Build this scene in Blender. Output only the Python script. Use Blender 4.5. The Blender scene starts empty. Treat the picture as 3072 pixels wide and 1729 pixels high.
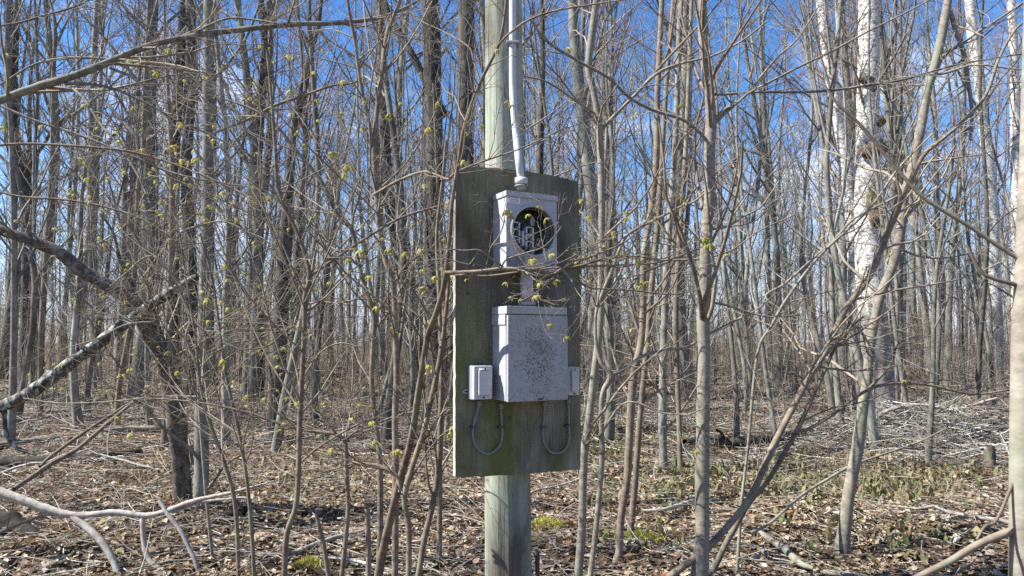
import bpy, math, random
import numpy as np
from mathutils import Vector

# ------------------------------------------------------------------ camera, sky, sun, exposure
scene = bpy.context.scene
COL = scene.collection
FPX, CX, CY = 2150.0, 1536.0, 864.5          # photograph 3072 x 1729
PITCH = math.radians(4.25)
CAMZ = 1.5
cam_d = bpy.data.cameras.new('camera')
cam = bpy.data.objects.new('camera', cam_d)
COL.objects.link(cam)
cam.location = (0, 0, CAMZ)
cam.rotation_euler = (math.pi / 2 + PITCH, 0, 0)
cam_d.sensor_width = 36.0
cam_d.lens = 36.0 * FPX / 3072.0
cam_d.clip_start = 0.05
cam_d.clip_end = 2000
cam_d.dof.use_dof = True
cam_d.dof.focus_distance = 3.2
cam_d.dof.aperture_fstop = 14.0
scene.camera = cam

SUN_EL, SUN_AZ = math.radians(47), math.radians(-97)      # azimuth from +Y, clockwise positive
sdir = Vector((math.sin(SUN_AZ) * math.cos(SUN_EL), math.cos(SUN_AZ) * math.cos(SUN_EL), math.sin(SUN_EL)))
world = bpy.data.worlds.new('World')
scene.world = world
world.use_nodes = True
wn = world.node_tree.nodes
wl = world.node_tree.links
wn.clear()
wout = wn.new('ShaderNodeOutputWorld')
wbg = wn.new('ShaderNodeBackground')
sky = wn.new('ShaderNodeTexSky')
sky.sky_type = 'NISHITA'
sky.sun_disc = False
sky.sun_elevation = SUN_EL
sky.sun_rotation = SUN_AZ
sky.air_density = 1.0
sky.dust_density = 0.2
sky.ozone_density = 2.5
wbg.inputs['Strength'].default_value = 0.086
whs = wn.new('ShaderNodeHueSaturation')
whs.inputs['Saturation'].default_value = 1.34
whs.inputs['Hue'].default_value = 0.508
wl.new(sky.outputs[0], whs.inputs['Color'])
# thin fair-weather clouds laid over the sky by direction
wtc = wn.new('ShaderNodeTexCoord')
wsep = wn.new('ShaderNodeSeparateXYZ')
wl.new(wtc.outputs['Generated'], wsep.inputs[0])
wadd = wn.new('ShaderNodeMath'); wadd.operation = 'ADD'; wadd.inputs[1].default_value = 0.22
wl.new(wsep.outputs['Z'], wadd.inputs[0])
wdx = wn.new('ShaderNodeMath'); wdx.operation = 'DIVIDE'
wdy = wn.new('ShaderNodeMath'); wdy.operation = 'DIVIDE'
wl.new(wsep.outputs['X'], wdx.inputs[0]); wl.new(wadd.outputs[0], wdx.inputs[1])
wl.new(wsep.outputs['Y'], wdy.inputs[0]); wl.new(wadd.outputs[0], wdy.inputs[1])
wcmb = wn.new('ShaderNodeCombineXYZ')
wl.new(wdx.outputs[0], wcmb.inputs[0]); wl.new(wdy.outputs[0], wcmb.inputs[1])
wno = wn.new('ShaderNodeTexNoise')
wno.inputs['Scale'].default_value = 1.5
wno.inputs['Detail'].default_value = 7
wno.inputs['Roughness'].default_value = 0.58
wl.new(wcmb.outputs[0], wno.inputs['Vector'])
wrp = wn.new('ShaderNodeValToRGB')
wrp.color_ramp.elements[0].position = 0.52
wrp.color_ramp.elements[1].position = 0.72
wl.new(wno.outputs['Fac'], wrp.inputs[0])
wmx = wn.new('ShaderNodeMix'); wmx.data_type = 'RGBA'
wl.new(wrp.outputs[0], wmx.inputs[0])
wl.new(whs.outputs[0], wmx.inputs[6])
wmx.inputs[7].default_value = (6.0, 6.1, 6.5, 1)
# pale air low over the horizon
wel = wn.new('ShaderNodeMapRange')
wel.inputs['From Min'].default_value = 0.02
wel.inputs['From Max'].default_value = 0.24
wel.inputs['To Min'].default_value = 0.75
wel.inputs['To Max'].default_value = 0.0
wl.new(wsep.outputs['Z'], wel.inputs['Value'])
whz = wn.new('ShaderNodeMix'); whz.data_type = 'RGBA'
wl.new(wel.outputs[0], whz.inputs[0])
wl.new(wmx.outputs[2], whz.inputs[6])
whz.inputs[7].default_value = (3.0, 3.5, 5.0, 1)
wl.new(whz.outputs[2], wbg.inputs['Color'])
wl.new(wbg.outputs[0], wout.inputs['Surface'])

sun_d = bpy.data.lights.new('sun', 'SUN')
sun_d.energy = 5.0
sun_d.angle = math.radians(0.5)
sun_d.color = (1.0, 0.965, 0.91)
sun = bpy.data.objects.new('sun', sun_d)
COL.objects.link(sun)
sun.rotation_euler = sdir.to_track_quat('Z', 'Y').to_euler()
sun.location = (-20, 4, 30)

vs = scene.view_settings
vs.view_transform = 'Standard'
vs.look = 'None'
vs.exposure = 1.52
vs.gamma = 1.0
vs.use_curve_mapping = False
scene.render.filter_size = 0.95
scene.cycles.use_denoising = False
scene.cycles.max_bounces = 5
scene.cycles.diffuse_bounces = 3
scene.cycles.glossy_bounces = 2
scene.cycles.transmission_bounces = 2
scene.cycles.transparent_max_bounces = 4
scene.cycles.caustics_reflective = False
scene.cycles.caustics_refractive = False

# ------------------------------------------------------------------ helpers
rng = np.random.default_rng(7)
random.seed(7)
cp, sp = math.cos(PITCH), math.sin(PITCH)


def ray(x, y):
    u, v = (x - CX) / FPX, (CY - y) / FPX
    return np.array([u, cp - v * sp, sp + v * cp])


def W(x, y, Y):
    """photo pixel at forward distance Y -> world point"""
    d = ray(x, y)
    return np.array([0, 0, CAMZ]) + d * (Y / d[1])


def gz(x, y):
    """height of the forest floor"""
    return (0.05 * np.sin(x * 0.7 + 1.3) * np.cos(y * 0.55) + 0.035 * np.sin(x * 1.9 + y * 1.3)
            + 0.015 * np.sin(x * 4.1 - y * 3.3)) * np.clip((y - 1.5) / 4, 0, 1)


def project(P):
    P = np.atleast_2d(P) - np.array([0, 0, CAMZ])
    f = P[:, 1] * cp + P[:, 2] * sp
    u = P[:, 0] / f
    v = (-P[:, 1] * sp + P[:, 2] * cp) / f
    return CX + u * FPX, CY - v * FPX, f


def gY(y):
    """distance at which flat ground shows at photo row y"""
    d = ray(CX, y)
    return -CAMZ / d[2] * d[1]


def link(ob, parent=None):
    COL.objects.link(ob)
    if parent is not None:
        ob.parent = parent
    return ob


def tag(o, label=None, cat=None, group=None, kind=None):
    if label:
        o['label'] = label
    if cat:
        o['category'] = cat
    if group:
        o['group'] = group
    if kind:
        o['kind'] = kind
    return o


def thing(name, label, cat, loc=(0, 0, 0), group=None, rotz=0.0):
    e = bpy.data.objects.new(name, None)
    e.empty_display_size = 0.1
    e.location = loc
    e.rotation_euler = (0, 0, rotz)
    link(e)
    return tag(e, label, cat, group)


def mesh_np(name, V, F, mat, smooth=True, cols=None):
    """V (n,3), F (m,k) numpy -> mesh data"""
    V = np.asarray(V, dtype=np.float32)
    F = np.asarray(F, dtype=np.int32)
    me = bpy.data.meshes.new(name)
    me.vertices.add(len(V))
    me.vertices.foreach_set('co', V.ravel())
    m, k = F.shape
    me.loops.add(m * k)
    me.loops.foreach_set('vertex_index', F.ravel())
    me.polygons.add(m)
    me.polygons.foreach_set('loop_start', np.arange(0, m * k, k, dtype=np.int32))
    me.polygons.foreach_set('loop_total', np.full(m, k, dtype=np.int32))
    me.polygons.foreach_set('use_smooth', np.full(m, bool(smooth)))
    me.update(calc_edges=True)
    if cols is not None:
        ca = me.color_attributes.new('Col', 'FLOAT_COLOR', 'POINT')
        c = np.ones((len(V), 4), dtype=np.float32)
        c[:, :3] = cols
        ca.data.foreach_set('color', c.ravel())
    if mat is not None:
        me.materials.append(mat)
    return me


def mob(name, me, parent=None, loc=None):
    o = bpy.data.objects.new(name, me)
    if loc is not None:
        o.location = loc
    return link(o, parent)


def norm(a):
    return a / np.maximum(np.linalg.norm(a, axis=-1, keepdims=True), 1e-9)


def tubes(P, R, S, cap=False):
    """P (N,K,3) centre lines, R (N,K) radii -> verts, quads of S-sided tubes"""
    N, K = R.shape
    T = norm(np.gradient(P, axis=1))
    mean = norm(P[:, -1] - P[:, 0])
    ref = np.where(np.abs(mean[:, 2:3]) > 0.8, np.array([[1.0, 0.13, 0]]), np.array([[0.0, 0.1, 1.0]]))
    n1 = norm(np.cross(T, ref[:, None, :]))
    n2 = np.cross(T, n1)
    a = np.arange(S) * 2 * math.pi / S
    ring = (P[:, :, None, :] + R[:, :, None, None] * (np.cos(a)[None, None, :, None] * n1[:, :, None, :]
            + np.sin(a)[None, None, :, None] * n2[:, :, None, :]))
    V = ring.reshape(-1, 3)
    base = (np.arange(N) * K * S)[:, None, None]
    k = (np.arange(K - 1) * S)[None, :, None]
    s = np.arange(S)[None, None, :]
    s2 = (s + 1) % S
    F = np.stack([base + k + s, base + k + s2, base + k + S + s2, base + k + S + s], axis=-1).reshape(-1, 4)
    return V, F


def join(parts):
    Vs, Fs, o = [], [], 0
    for V, F in parts:
        if len(V) == 0:
            continue
        Vs.append(V); Fs.append(F + o); o += len(V)
    return np.concatenate(Vs), np.concatenate(Fs)


def spline(pts, per=4):
    """Catmull-Rom through rows of any width"""
    p = np.asarray(pts, float)
    if len(p) < 3:
        t = np.linspace(0, 1, per * 2)[:, None]
        return p[0] * (1 - t) + p[-1] * t
    q = np.vstack([2 * p[0] - p[1], p, 2 * p[-1] - p[-2]])
    out = []
    for i in range(1, len(q) - 2):
        t = np.linspace(0, 1, per, endpoint=False)[:, None]
        a, b, c, d = q[i - 1], q[i], q[i + 1], q[i + 2]
        out.append(0.5 * (2 * b + (c - a) * t + (2 * a - 5 * b + 4 * c - d) * t ** 2 + (3 * b - a - 3 * c + d) * t ** 3))
    out.append(p[-1:])
    return np.vstack(out)


def kids(P, R, n, t0=0.2, t1=1.0, ang=(35, 70), length=(0.3, 0.6), rf=0.5, up=0.15, jit=0.14, K=5,
         rmin=0.0009, absolute=False, slim=0.016, tip=0.3, flat=0.0):
    """n random child branches on every parent line; returns (N*n,K,3),(N*n,K)"""
    N, Kp = R.shape
    M = N * n
    if M == 0:
        return np.zeros((0, K, 3)), np.zeros((0, K))
    idx = np.repeat(np.arange(N), n)
    t = rng.uniform(t0, t1, M) * (Kp - 1)
    i = np.clip(t.astype(int), 0, Kp - 2)
    f = (t - i)[:, None]
    pos = P[idx, i] * (1 - f) + P[idx, i + 1] * f
    tan = norm(P[idx, i + 1] - P[idx, i])
    r = R[idx, i] * (1 - f[:, 0]) + R[idx, i + 1] * f[:, 0]
    if absolute:
        L = rng.uniform(length[0], length[1], M) * (1.15 - 0.45 * t / (Kp - 1))
    else:
        pl = np.linalg.norm(np.diff(P, axis=1), axis=2).sum(1)
        L = pl[idx] * rng.uniform(length[0], length[1], M) * (1.15 - 0.55 * t / (Kp - 1))
    perp = norm(np.cross(tan, rng.normal(size=(M, 3))))
    if flat:
        perp[:, 2] *= (1 - flat)
        perp = norm(perp)
    a = np.radians(rng.uniform(ang[0], ang[1], M))[:, None]
    d = tan * np.cos(a) + perp * np.sin(a)
    d[:, 2] += up
    d = norm(d)
    Q = np.zeros((M, K, 3))
    Q[:, 0] = pos
    step = (L / (K - 1))[:, None]
    for k in range(1, K):
        d = d + rng.normal(size=(M, 3)) * jit
        d[:, 2] += up * 0.35
        d = norm(d)
        Q[:, k] = Q[:, k - 1] + d * step
    r0 = np.clip(np.minimum(r * rf, L * slim), rmin, None)
    RR = r0[:, None] * np.linspace(1, tip, K)[None, :]
    return Q, np.maximum(RR, rmin * 0.6)


# ------------------------------------------------------------------ materials
def nodes(name, rough=0.85, spec=0.25):
    m = bpy.data.materials.new(name)
    m.use_nodes = True
    nt = m.node_tree
    b = nt.nodes['Principled BSDF']
    b.inputs['Roughness'].default_value = rough
    b.inputs['Specular IOR Level'].default_value = spec
    return m, nt, b


def N(nt, t, **kw):
    n = nt.nodes.new(t)
    for k, v in kw.items():
        if k in n.inputs:
            n.inputs[k].default_value = v
        else:
            setattr(n, k, v)
    return n


def noise(nt, vec, scale, detail=4, rough=0.6, stretch=(1, 1, 1), dist=0.0):
    mp = N(nt, 'ShaderNodeMapping')
    mp.inputs['Scale'].default_value = stretch
    nt.links.new(vec, mp.inputs['Vector'])
    n = N(nt, 'ShaderNodeTexNoise')
    n.inputs['Scale'].default_value = scale
    n.inputs['Detail'].default_value = detail
    n.inputs['Roughness'].default_value = rough
    n.inputs['Distortion'].default_value = dist
    nt.links.new(mp.outputs[0], n.inputs['Vector'])
    return n.outputs['Fac']


def ramp(nt, fac, stops):
    r = N(nt, 'ShaderNodeValToRGB')
    e = r.color_ramp.elements
    while len(e) < len(stops):
        e.new(0.5)
    for el, (p, c) in zip(e, stops):
        el.position = p
        el.color = (c, c, c, 1) if isinstance(c, (int, float)) else (*c, 1)
    nt.links.new(fac, r.inputs[0])
    return r.outputs[0]


def mix(nt, fac, a, b, mode='MIX'):
    m = N(nt, 'ShaderNodeMix')
    m.data_type = 'RGBA'
    m.blend_type = mode
    for sock, v in ((0, fac), (6, a), (7, b)):
        if isinstance(v, (int, float)):
            m.inputs[sock].default_value = v
        elif isinstance(v, tuple):
            m.inputs[sock].default_value = (*v, 1)
        else:
            nt.links.new(v, m.inputs[sock])
    return m.outputs[2]


def bump(nt, b, h, strength=0.5, dist=0.01):
    n = N(nt, 'ShaderNodeBump')
    n.inputs['Strength'].default_value = strength
    n.inputs['Distance'].default_value = dist
    nt.links.new(h, n.inputs['Height'])
    nt.links.new(n.outputs[0], b.inputs['Normal'])


def objvec(nt):
    """object coordinates shifted per object so copies differ"""
    tc = N(nt, 'ShaderNodeTexCoord')
    oi = N(nt, 'ShaderNodeObjectInfo')
    mu = N(nt, 'ShaderNodeVectorMath', operation='MULTIPLY')
    cb = N(nt, 'ShaderNodeCombineXYZ')
    for k in range(3):
        nt.links.new(oi.outputs['Random'], cb.inputs[k])
    nt.links.new(cb.outputs[0], mu.inputs[0])
    mu.inputs[1].default_value = (37.0, 19.0, 53.0)
    ad = N(nt, 'ShaderNodeVectorMath', operation='ADD')
    nt.links.new(tc.outputs['Object'], ad.inputs[0])
    nt.links.new(mu.outputs[0], ad.inputs[1])
    return ad.outputs[0], oi.outputs['Random']


def bark(name, dark, light, patch, scale=14, stretch=(1, 1, 0.22), patch_amt=0.5, bmp=0.6, vary=0.35, dist=0.012, contrast=(0.3, 0.7), pscale=0.22):
    m, nt, b = nodes(name, 0.9, 0.15)
    v, rnd = objvec(nt)
    n1 = noise(nt, v, scale, 6, 0.65, stretch)
    c = ramp(nt, n1, [(contrast[0], dark), (contrast[1], light)])
    n2 = noise(nt, v, scale * pscale, 5, 0.65, (1, 1, 0.6), 0.4)
    c = mix(nt, ramp(nt, n2, [(0.48, 0.0), (0.64, patch_amt)]), c, patch)
    n3 = noise(nt, v, 0.9, 2, 0.5)
    vm = N(nt, 'ShaderNodeMath', operation='MULTIPLY_ADD')
    nt.links.new(rnd, vm.inputs[0])
    vm.inputs[1].default_value = vary
    vm.inputs[2].default_value = 1.0 - vary / 2
    vm2 = N(nt, 'ShaderNodeMath', operation='MULTIPLY_ADD')
    nt.links.new(n3, vm2.inputs[0]); vm2.inputs[1].default_value = 0.7; vm2.inputs[2].default_value = 0.65
    mm = N(nt, 'ShaderNodeMath', operation='MULTIPLY')
    nt.links.new(vm.outputs[0], mm.inputs[0]); nt.links.new(vm2.outputs[0], mm.inputs[1])
    c = mix(nt, 1.0, c, mm.outputs[0], 'MULTIPLY')
    nt.links.new(c, b.inputs['Base Color'])
    bump(nt, b, n1, bmp, dist)
    return m


M = {}
M['bark_dark'] = bark('bark_dark', (0.018, 0.015, 0.013), (0.105, 0.09, 0.076), (0.19, 0.19, 0.165), 16, (1, 1, 0.18), 0.4, 1.0, pscale=0.5)
M['bark_grey'] = bark('bark_grey', (0.075, 0.066, 0.055), (0.215, 0.20, 0.17), (0.25, 0.27, 0.215), 18, (1, 1, 0.7), 0.6, 0.7, pscale=0.4)
M['bark_pale'] = bark('bark_pale', (0.115, 0.098, 0.075), (0.27, 0.24, 0.195), (0.205, 0.22, 0.155), 26, (1, 1, 2.2), 0.6, 0.35, 0.2, 0.004)
M['bark_tan'] = bark('bark_tan', (0.085, 0.063, 0.047), (0.225, 0.175, 0.132), (0.24, 0.245, 0.165), 30, (1, 1, 1.2), 0.5, 0.4, 0.3, 0.004)
M['bark_far'] = bark('bark_far', (0.06, 0.052, 0.042), (0.19, 0.172, 0.142), (0.29, 0.31, 0.25), 9, (1, 1, 0.3), 0.6, 0.4, 0.7)
M['twig'] = bark('twig', (0.095, 0.072, 0.055), (0.255, 0.21, 0.162), (0.30, 0.285, 0.215), 20, (1, 1, 1), 0.6, 0.2, 0.3, 0.002)
M['twig_grey'] = bark('twig_grey', (0.085, 0.08, 0.072), (0.235, 0.225, 0.20), (0.26, 0.27, 0.235), 3, (1, 1, 1), 0.6, 0.1, 0.5, 0.002)
M['twig_red'] = bark('twig_red', (0.13, 0.085, 0.085), (0.28, 0.20, 0.195), (0.32, 0.15, 0.14), 3, (1, 1, 1), 0.7, 0.1, 0.4, 0.002)
M['stick'] = bark('stick', (0.15, 0.125, 0.105), (0.40, 0.36, 0.31), (0.40, 0.43, 0.38), 24, (1, 1, 1), 0.6, 0.5, 0.3, 0.005)
M['log_dark'] = bark('log_dark', (0.02, 0.016, 0.013), (0.105, 0.085, 0.068), (0.20, 0.19, 0.13), 18, (0.4, 1, 1), 0.4, 0.9)
M['lichen_branch'] = bark('lichen_branch', (0.028, 0.024, 0.021), (0.135, 0.118, 0.10), (0.46, 0.50, 0.46), 24, (1, 1, 1), 0.85, 1.0, 0.2, pscale=0.85)
M['log_dark_shaded'] = bark('log_dark_shaded', (0.008, 0.007, 0.006), (0.045, 0.038, 0.032), (0.09, 0.085, 0.06), 18, (0.4, 1, 1), 0.4, 0.9)  # near-black wood, darkened to carry the shade lying on the logs
M['bark_bent'] = bark('bark_bent', (0.03, 0.025, 0.021), (0.15, 0.126, 0.104), (0.30, 0.31, 0.28), 24, (1, 1, 0.5), 0.35, 1.0, 0.2, pscale=0.9)


def birch_mat():
    m, nt, b = nodes('birch_bark', 0.75, 0.2)
    v, rnd = objvec(nt)
    n1 = noise(nt, v, 9, 6, 0.7, (1, 1, 3.2), 0.3)
    c = ramp(nt, n1, [(0.36, (0.05, 0.042, 0.035)), (0.45, (0.34, 0.32, 0.285)), (0.53, (0.58, 0.57, 0.53)), (0.75, (0.68, 0.68, 0.65))])
    n2 = noise(nt, v, 4.0, 5, 0.65, (1, 1, 0.9), 0.6)
    c = mix(nt, ramp(nt, n2, [(0.56, 0.0), (0.63, 0.85)]), c, (0.11, 0.09, 0.072))
    n4 = noise(nt, v, 30, 3, 0.6, (0.35, 0.35, 2.6))
    c = mix(nt, ramp(nt, n4, [(0.62, 0.0), (0.67, 0.75)]), c, (0.07, 0.055, 0.045))
    # older, darker furrowed bark towards the foot of the tree
    tc = N(nt, 'ShaderNodeTexCoord')
    sx = N(nt, 'ShaderNodeSeparateXYZ'); nt.links.new(tc.outputs['Object'], sx.inputs[0])
    n3 = noise(nt, v, 1.6, 4, 0.6)
    ma = N(nt, 'ShaderNodeMath', operation='MULTIPLY_ADD'); nt.links.new(n3, ma.inputs[0]); ma.inputs[1].default_value = -4.2
    nt.links.new(sx.outputs['Z'], ma.inputs[2])
    n5 = noise(nt, v, 10, 6, 0.7, (1, 1, 0.25))
    furrow = ramp(nt, n5, [(0.35, (0.05, 0.045, 0.04)), (0.65, (0.27, 0.25, 0.22))])
    c = mix(nt, ramp(nt, ma.outputs[0], [(0.0, 0.85), (0.55, 0.0)]), c, furrow)
    nt.links.new(c, b.inputs['Base Color'])
    bump(nt, b, n1, 0.5, 0.015)
    return m


M['birch'] = birch_mat()


def col_mat(name, rough=0.85, trans=0.0, vary=0.35, scale=40):
    m, nt, b = nodes(name, rough, 0.2)
    at = N(nt, 'ShaderNodeAttribute', attribute_name='Col')
    tc = N(nt, 'ShaderNodeTexCoord')
    n1 = noise(nt, tc.outputs['Object'], scale, 3, 0.6)
    g = ramp(nt, n1, [(0.3, 1 - vary), (0.7, 1 + vary * 0.6)])
    c = mix(nt, 1.0, at.outputs['Color'], g, 'MULTIPLY')
    nt.links.new(c, b.inputs['Base Color'])
    if trans:
        tr = N(nt, 'ShaderNodeBsdfTranslucent')
        nt.links.new(c, tr.inputs['Color'])
        ms = N(nt, 'ShaderNodeMixShader')
        ms.inputs[0].default_value = trans
        nt.links.new(b.outputs[0], ms.inputs[1])
        nt.links.new(tr.outputs[0], ms.inputs[2])
        nt.links.new(ms.outputs[0], nt.nodes['Material Output'].inputs['Surface'])
    return m


M['litter'] = col_mat('dead_leaf', 0.75, 0.15)
M['plant'] = col_mat('plant_leaf', 0.55, 0.3)
M['spring'] = col_mat('spring_leaf', 0.6, 0.4, 0.2, 90)
M['sticks'] = col_mat('ground_stick', 0.9, 0.0, 0.4, 25)


def ground_mat():
    m, nt, b = nodes('forest_floor', 0.95, 0.1)
    tc = N(nt, 'ShaderNodeTexCoord')
    v = tc.outputs['Object']
    n1 = noise(nt, v, 22, 6, 0.75)
    c = ramp(nt, n1, [(0.30, (0.03, 0.022, 0.016)), (0.48, (0.12, 0.088, 0.062)), (0.60, (0.24, 0.19, 0.14)), (0.74, (0.34, 0.29, 0.235))])
    n2 = noise(nt, v, 0.9, 4, 0.6)
    c = mix(nt, ramp(nt, n2, [(0.50, 0.0), (0.66, 0.55)]), c, (0.22, 0.115, 0.065))
    n3 = noise(nt, v, 0.5, 4, 0.6)
    c = mix(nt, ramp(nt, n3, [(0.52, 0.0), (0.66, 0.45)]), c, (0.20, 0.20, 0.09))
    nt.links.new(c, b.inputs['Base Color'])
    bump(nt, b, n1, 0.9, 0.05)
    return m


M['ground'] = ground_mat()
# ------------------------------------------------------------------ the forest floor
def build_ground():
    xs = np.concatenate([np.linspace(-400, -40, 12), np.linspace(-34, 34, 137), np.linspace(40, 400, 12)])
    ys = np.concatenate([np.linspace(-30, 0, 6), np.linspace(0.5, 34, 120), np.linspace(36, 120, 22), np.linspace(140, 900, 10)])
    X, Yg = np.meshgrid(xs, ys)
    near = np.exp(-((np.maximum(Yg - 40, 0) / 40) ** 2))
    Z = gz(X, Yg) * near
    V = np.stack([X, Yg, Z], -1).reshape(-1, 3)
    nx, ny = len(xs), len(ys)
    i, j = np.meshgrid(np.arange(nx - 1), np.arange(ny - 1))
    a = (j * nx + i).ravel()
    F = np.stack([a, a + 1, a + nx + 1, a + nx], -1)
    o = mob('ground', mesh_np('ground', V, F, M['ground']))
    tag(o, 'forest floor covered with dry brown leaves', None, None, 'structure')
    return o


GROUND = build_ground()

# dead leaf outlines, folded and curled
def leaf_variant(k, lobes=False):
    r = np.random.default_rng(100 + k)
    n = 4
    t = np.linspace(0, 1, n)
    w = np.sin(np.pi * np.clip(t * 0.9 + 0.06, 0, 1)) * 0.34
    if lobes:
        w *= np.array([1, 1.25, 0.65, 0.3])
    curl = r.uniform(-1.2, 1.6)
    fold = r.uniform(0.1, 0.75)
    zz = curl * 0.25 * (t - 0.5) ** 2 * 2
    mid = np.stack([t - 0.5, r.normal(0, 0.03, n), zz], -1)
    asym = r.uniform(0.75, 1.25)
    Lf = mid + np.stack([r.normal(0, 0.03, n), w * asym, fold * w + r.normal(0, 0.05, n)], -1)
    Rt = mid + np.stack([r.normal(0, 0.03, n), -w / asym, fold * w + r.normal(0, 0.05, n)], -1)
    V = np.concatenate([mid, Lf, Rt])
    F = []
    for i in range(n - 1):
        F.append((i, i + 1, n + i + 1, n + i))
        F.append((i + 1, i, 2 * n + i, 2 * n + i + 1))
    return V, np.array(F)


LEAVES = [leaf_variant(k, k % 3 == 0) for k in range(9)]


def plain_leaf(k):
    r = np.random.default_rng(160 + k)
    f, c = r.uniform(0.05, 0.3, 2), r.uniform(-0.1, 0.25)
    V = np.array([(-0.5, 0, c), (0, 0, 0), (0.5, 0, c), (-0.1, 0.32, f[0]), (0.05, -0.32, f[1])])
    return V, np.array([(0, 4, 1, 3), (2, 3, 1, 4)])


FAR_LEAVES = [plain_leaf(k) for k in range(9)]
PAL = np.array([(0.33, 0.265, 0.195), (0.37, 0.32, 0.26), (0.26, 0.195, 0.138), (0.185, 0.122, 0.08), (0.22, 0.115, 0.062),
                (0.135, 0.085, 0.056), (0.065, 0.043, 0.03), (0.44, 0.39, 0.33), (0.23, 0.205, 0.10)])


def smooth_noise(x, y, s, seed):
    r = np.random.default_rng(seed)
    out = np.zeros_like(x)
    for k in range(6):
        a = r.uniform(0, 2 * math.pi)
        f = s * r.uniform(0.6, 1.7)
        out += np.sin((x * math.cos(a) + y * math.sin(a)) * f + r.uniform(0, 6.28))
    return out / 6


def leaf_colours(x, y, n):
    red = np.clip(smooth_noise(x, y, 0.9, 5) * 1.6 + 0.25, 0, 1)
    pale = np.clip(smooth_noise(x, y, 0.5, 6) * 1.5 + 0.6, 0.05, 1)
    p = np.stack([0.9 * pale, 0.8 * pale, 0.8 * np.ones(n), 0.5 + 0.5 * red, 0.10 + 0.7 * red, 0.35 + 0.3 * red,
                  0.30 * np.ones(n), 0.5 * pale, 0.22 * np.ones(n)], -1)
    p /= p.sum(1, keepdims=True)
    c = (p.cumsum(1) > rng.random((n, 1))).argmax(1)
    return PAL[c] * rng.uniform(0.7, 1.2, (n, 1)) * np.array([1.0, 0.96, 0.86])


def rotmats(yaw, tilt, roll):
    cy, sy, ct, st, cr, sr = np.cos(yaw), np.sin(yaw), np.cos(tilt), np.sin(tilt), np.cos(roll), np.sin(roll)
    z, o = np.zeros_like(yaw), np.ones_like(yaw)
    Rz = np.stack([np.stack([cy, -sy, z], -1), np.stack([sy, cy, z], -1), np.stack([z, z, o], -1)], -2)
    Ry = np.stack([np.stack([ct, z, st], -1), np.stack([z, o, z], -1), np.stack([-st, z, ct], -1)], -2)
    Rx = np.stack([np.stack([o, z, z], -1), np.stack([z, cr, -sr], -1), np.stack([z, sr, cr], -1)], -2)
    return Rz @ Ry @ Rx


def floor_points(n, y0, y1, spread=0.80, power=1.0):
    """points on the visible floor between two distances"""
    y = np.sqrt(rng.uniform(y0 ** 2, y1 ** 2, n)) if power == 1.0 else y0 + (y1 - y0) * rng.random(n) ** power
    x = rng.uniform(-1, 1, n) * y * spread
    return x, y


def scatter(name, mat, groups, label, kind='stuff'):
    Vs, Fs, Cs, off = [], [], [], 0
    for V0, F0, pos, Rm, sc, col in groups:
        if len(pos) == 0:
            continue
        V = np.einsum('nij,vj->nvi', Rm, V0) * sc[:, None, None] + pos[:, None, :]
        n, v = V.shape[:2]
        F = (F0[None] + (np.arange(n) * v)[:, None, None]).reshape(-1, F0.shape[1]) + off
        Vs.append(V.reshape(-1, 3)); Fs.append(F)
        Cs.append(np.repeat(col, v, axis=0)); off += n * v
    o = mob(name, mesh_np(name, np.concatenate(Vs), np.concatenate(Fs), mat, False, np.concatenate(Cs)))
    tag(o, label, None, None, kind)
    return o


def build_litter():
    groups = []
    for (n, y0, y1, s0, s1) in ((36000, 3.6, 8.5, 0.022, 0.088), (46000, 8.5, 21, 0.045, 0.115), (14000, 21, 40, 0.12, 0.26)):
        x, y = floor_points(n, y0, y1)
        k = rng.integers(0, len(LEAVES), n)
        col = leaf_colours(x, y, n)
        Rm = rotmats(rng.uniform(0, 6.28, n), rng.normal(0, 0.25, n), rng.normal(0, 0.28, n))
        sc = s0 + (s1 - s0) * rng.random(n) ** 1.8
        z = gz(x, y) + rng.uniform(0.0, 0.045, n)
        pos = np.stack([x, y, z], -1)
        for v in range(len(LEAVES)):
            m = k == v
            groups.append((*(LEAVES if y0 < 8 else FAR_LEAVES)[v], pos[m], Rm[m], sc[m], col[m]))
    scatter('leaf_litter', M['litter'], groups, 'dry tan and brown dead leaves carpeting the forest floor')
    # the nearest leaves, each on its own
    protos = []
    for v in range(len(LEAVES)):
        for c in range(4):
            cc = PAL[(v * 2 + c * 2 + (c // 2)) % len(PAL)]
            protos.append(mesh_np('dead_leaf', LEAVES[v][0], LEAVES[v][1], M['litter'], False, np.tile(cc, (len(LEAVES[v][0]), 1))))
    x, y = floor_points(290, 4.35, 6.2, 0.70)
    for i in range(290):
        o = bpy.data.objects.new('dead_leaf', protos[i % len(protos)])
        o.location = (x[i], y[i], gz(x[i], y[i]) + rng.uniform(0.03, 0.055))
        o.rotation_euler = (rng.normal(0, 0.3), rng.normal(0, 0.3), rng.uniform(0, 6.28))
        s = rng.uniform(0.06, 0.12)
        o.scale = (s, s, s)
        link(o, GROUND)


build_litter()


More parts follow.
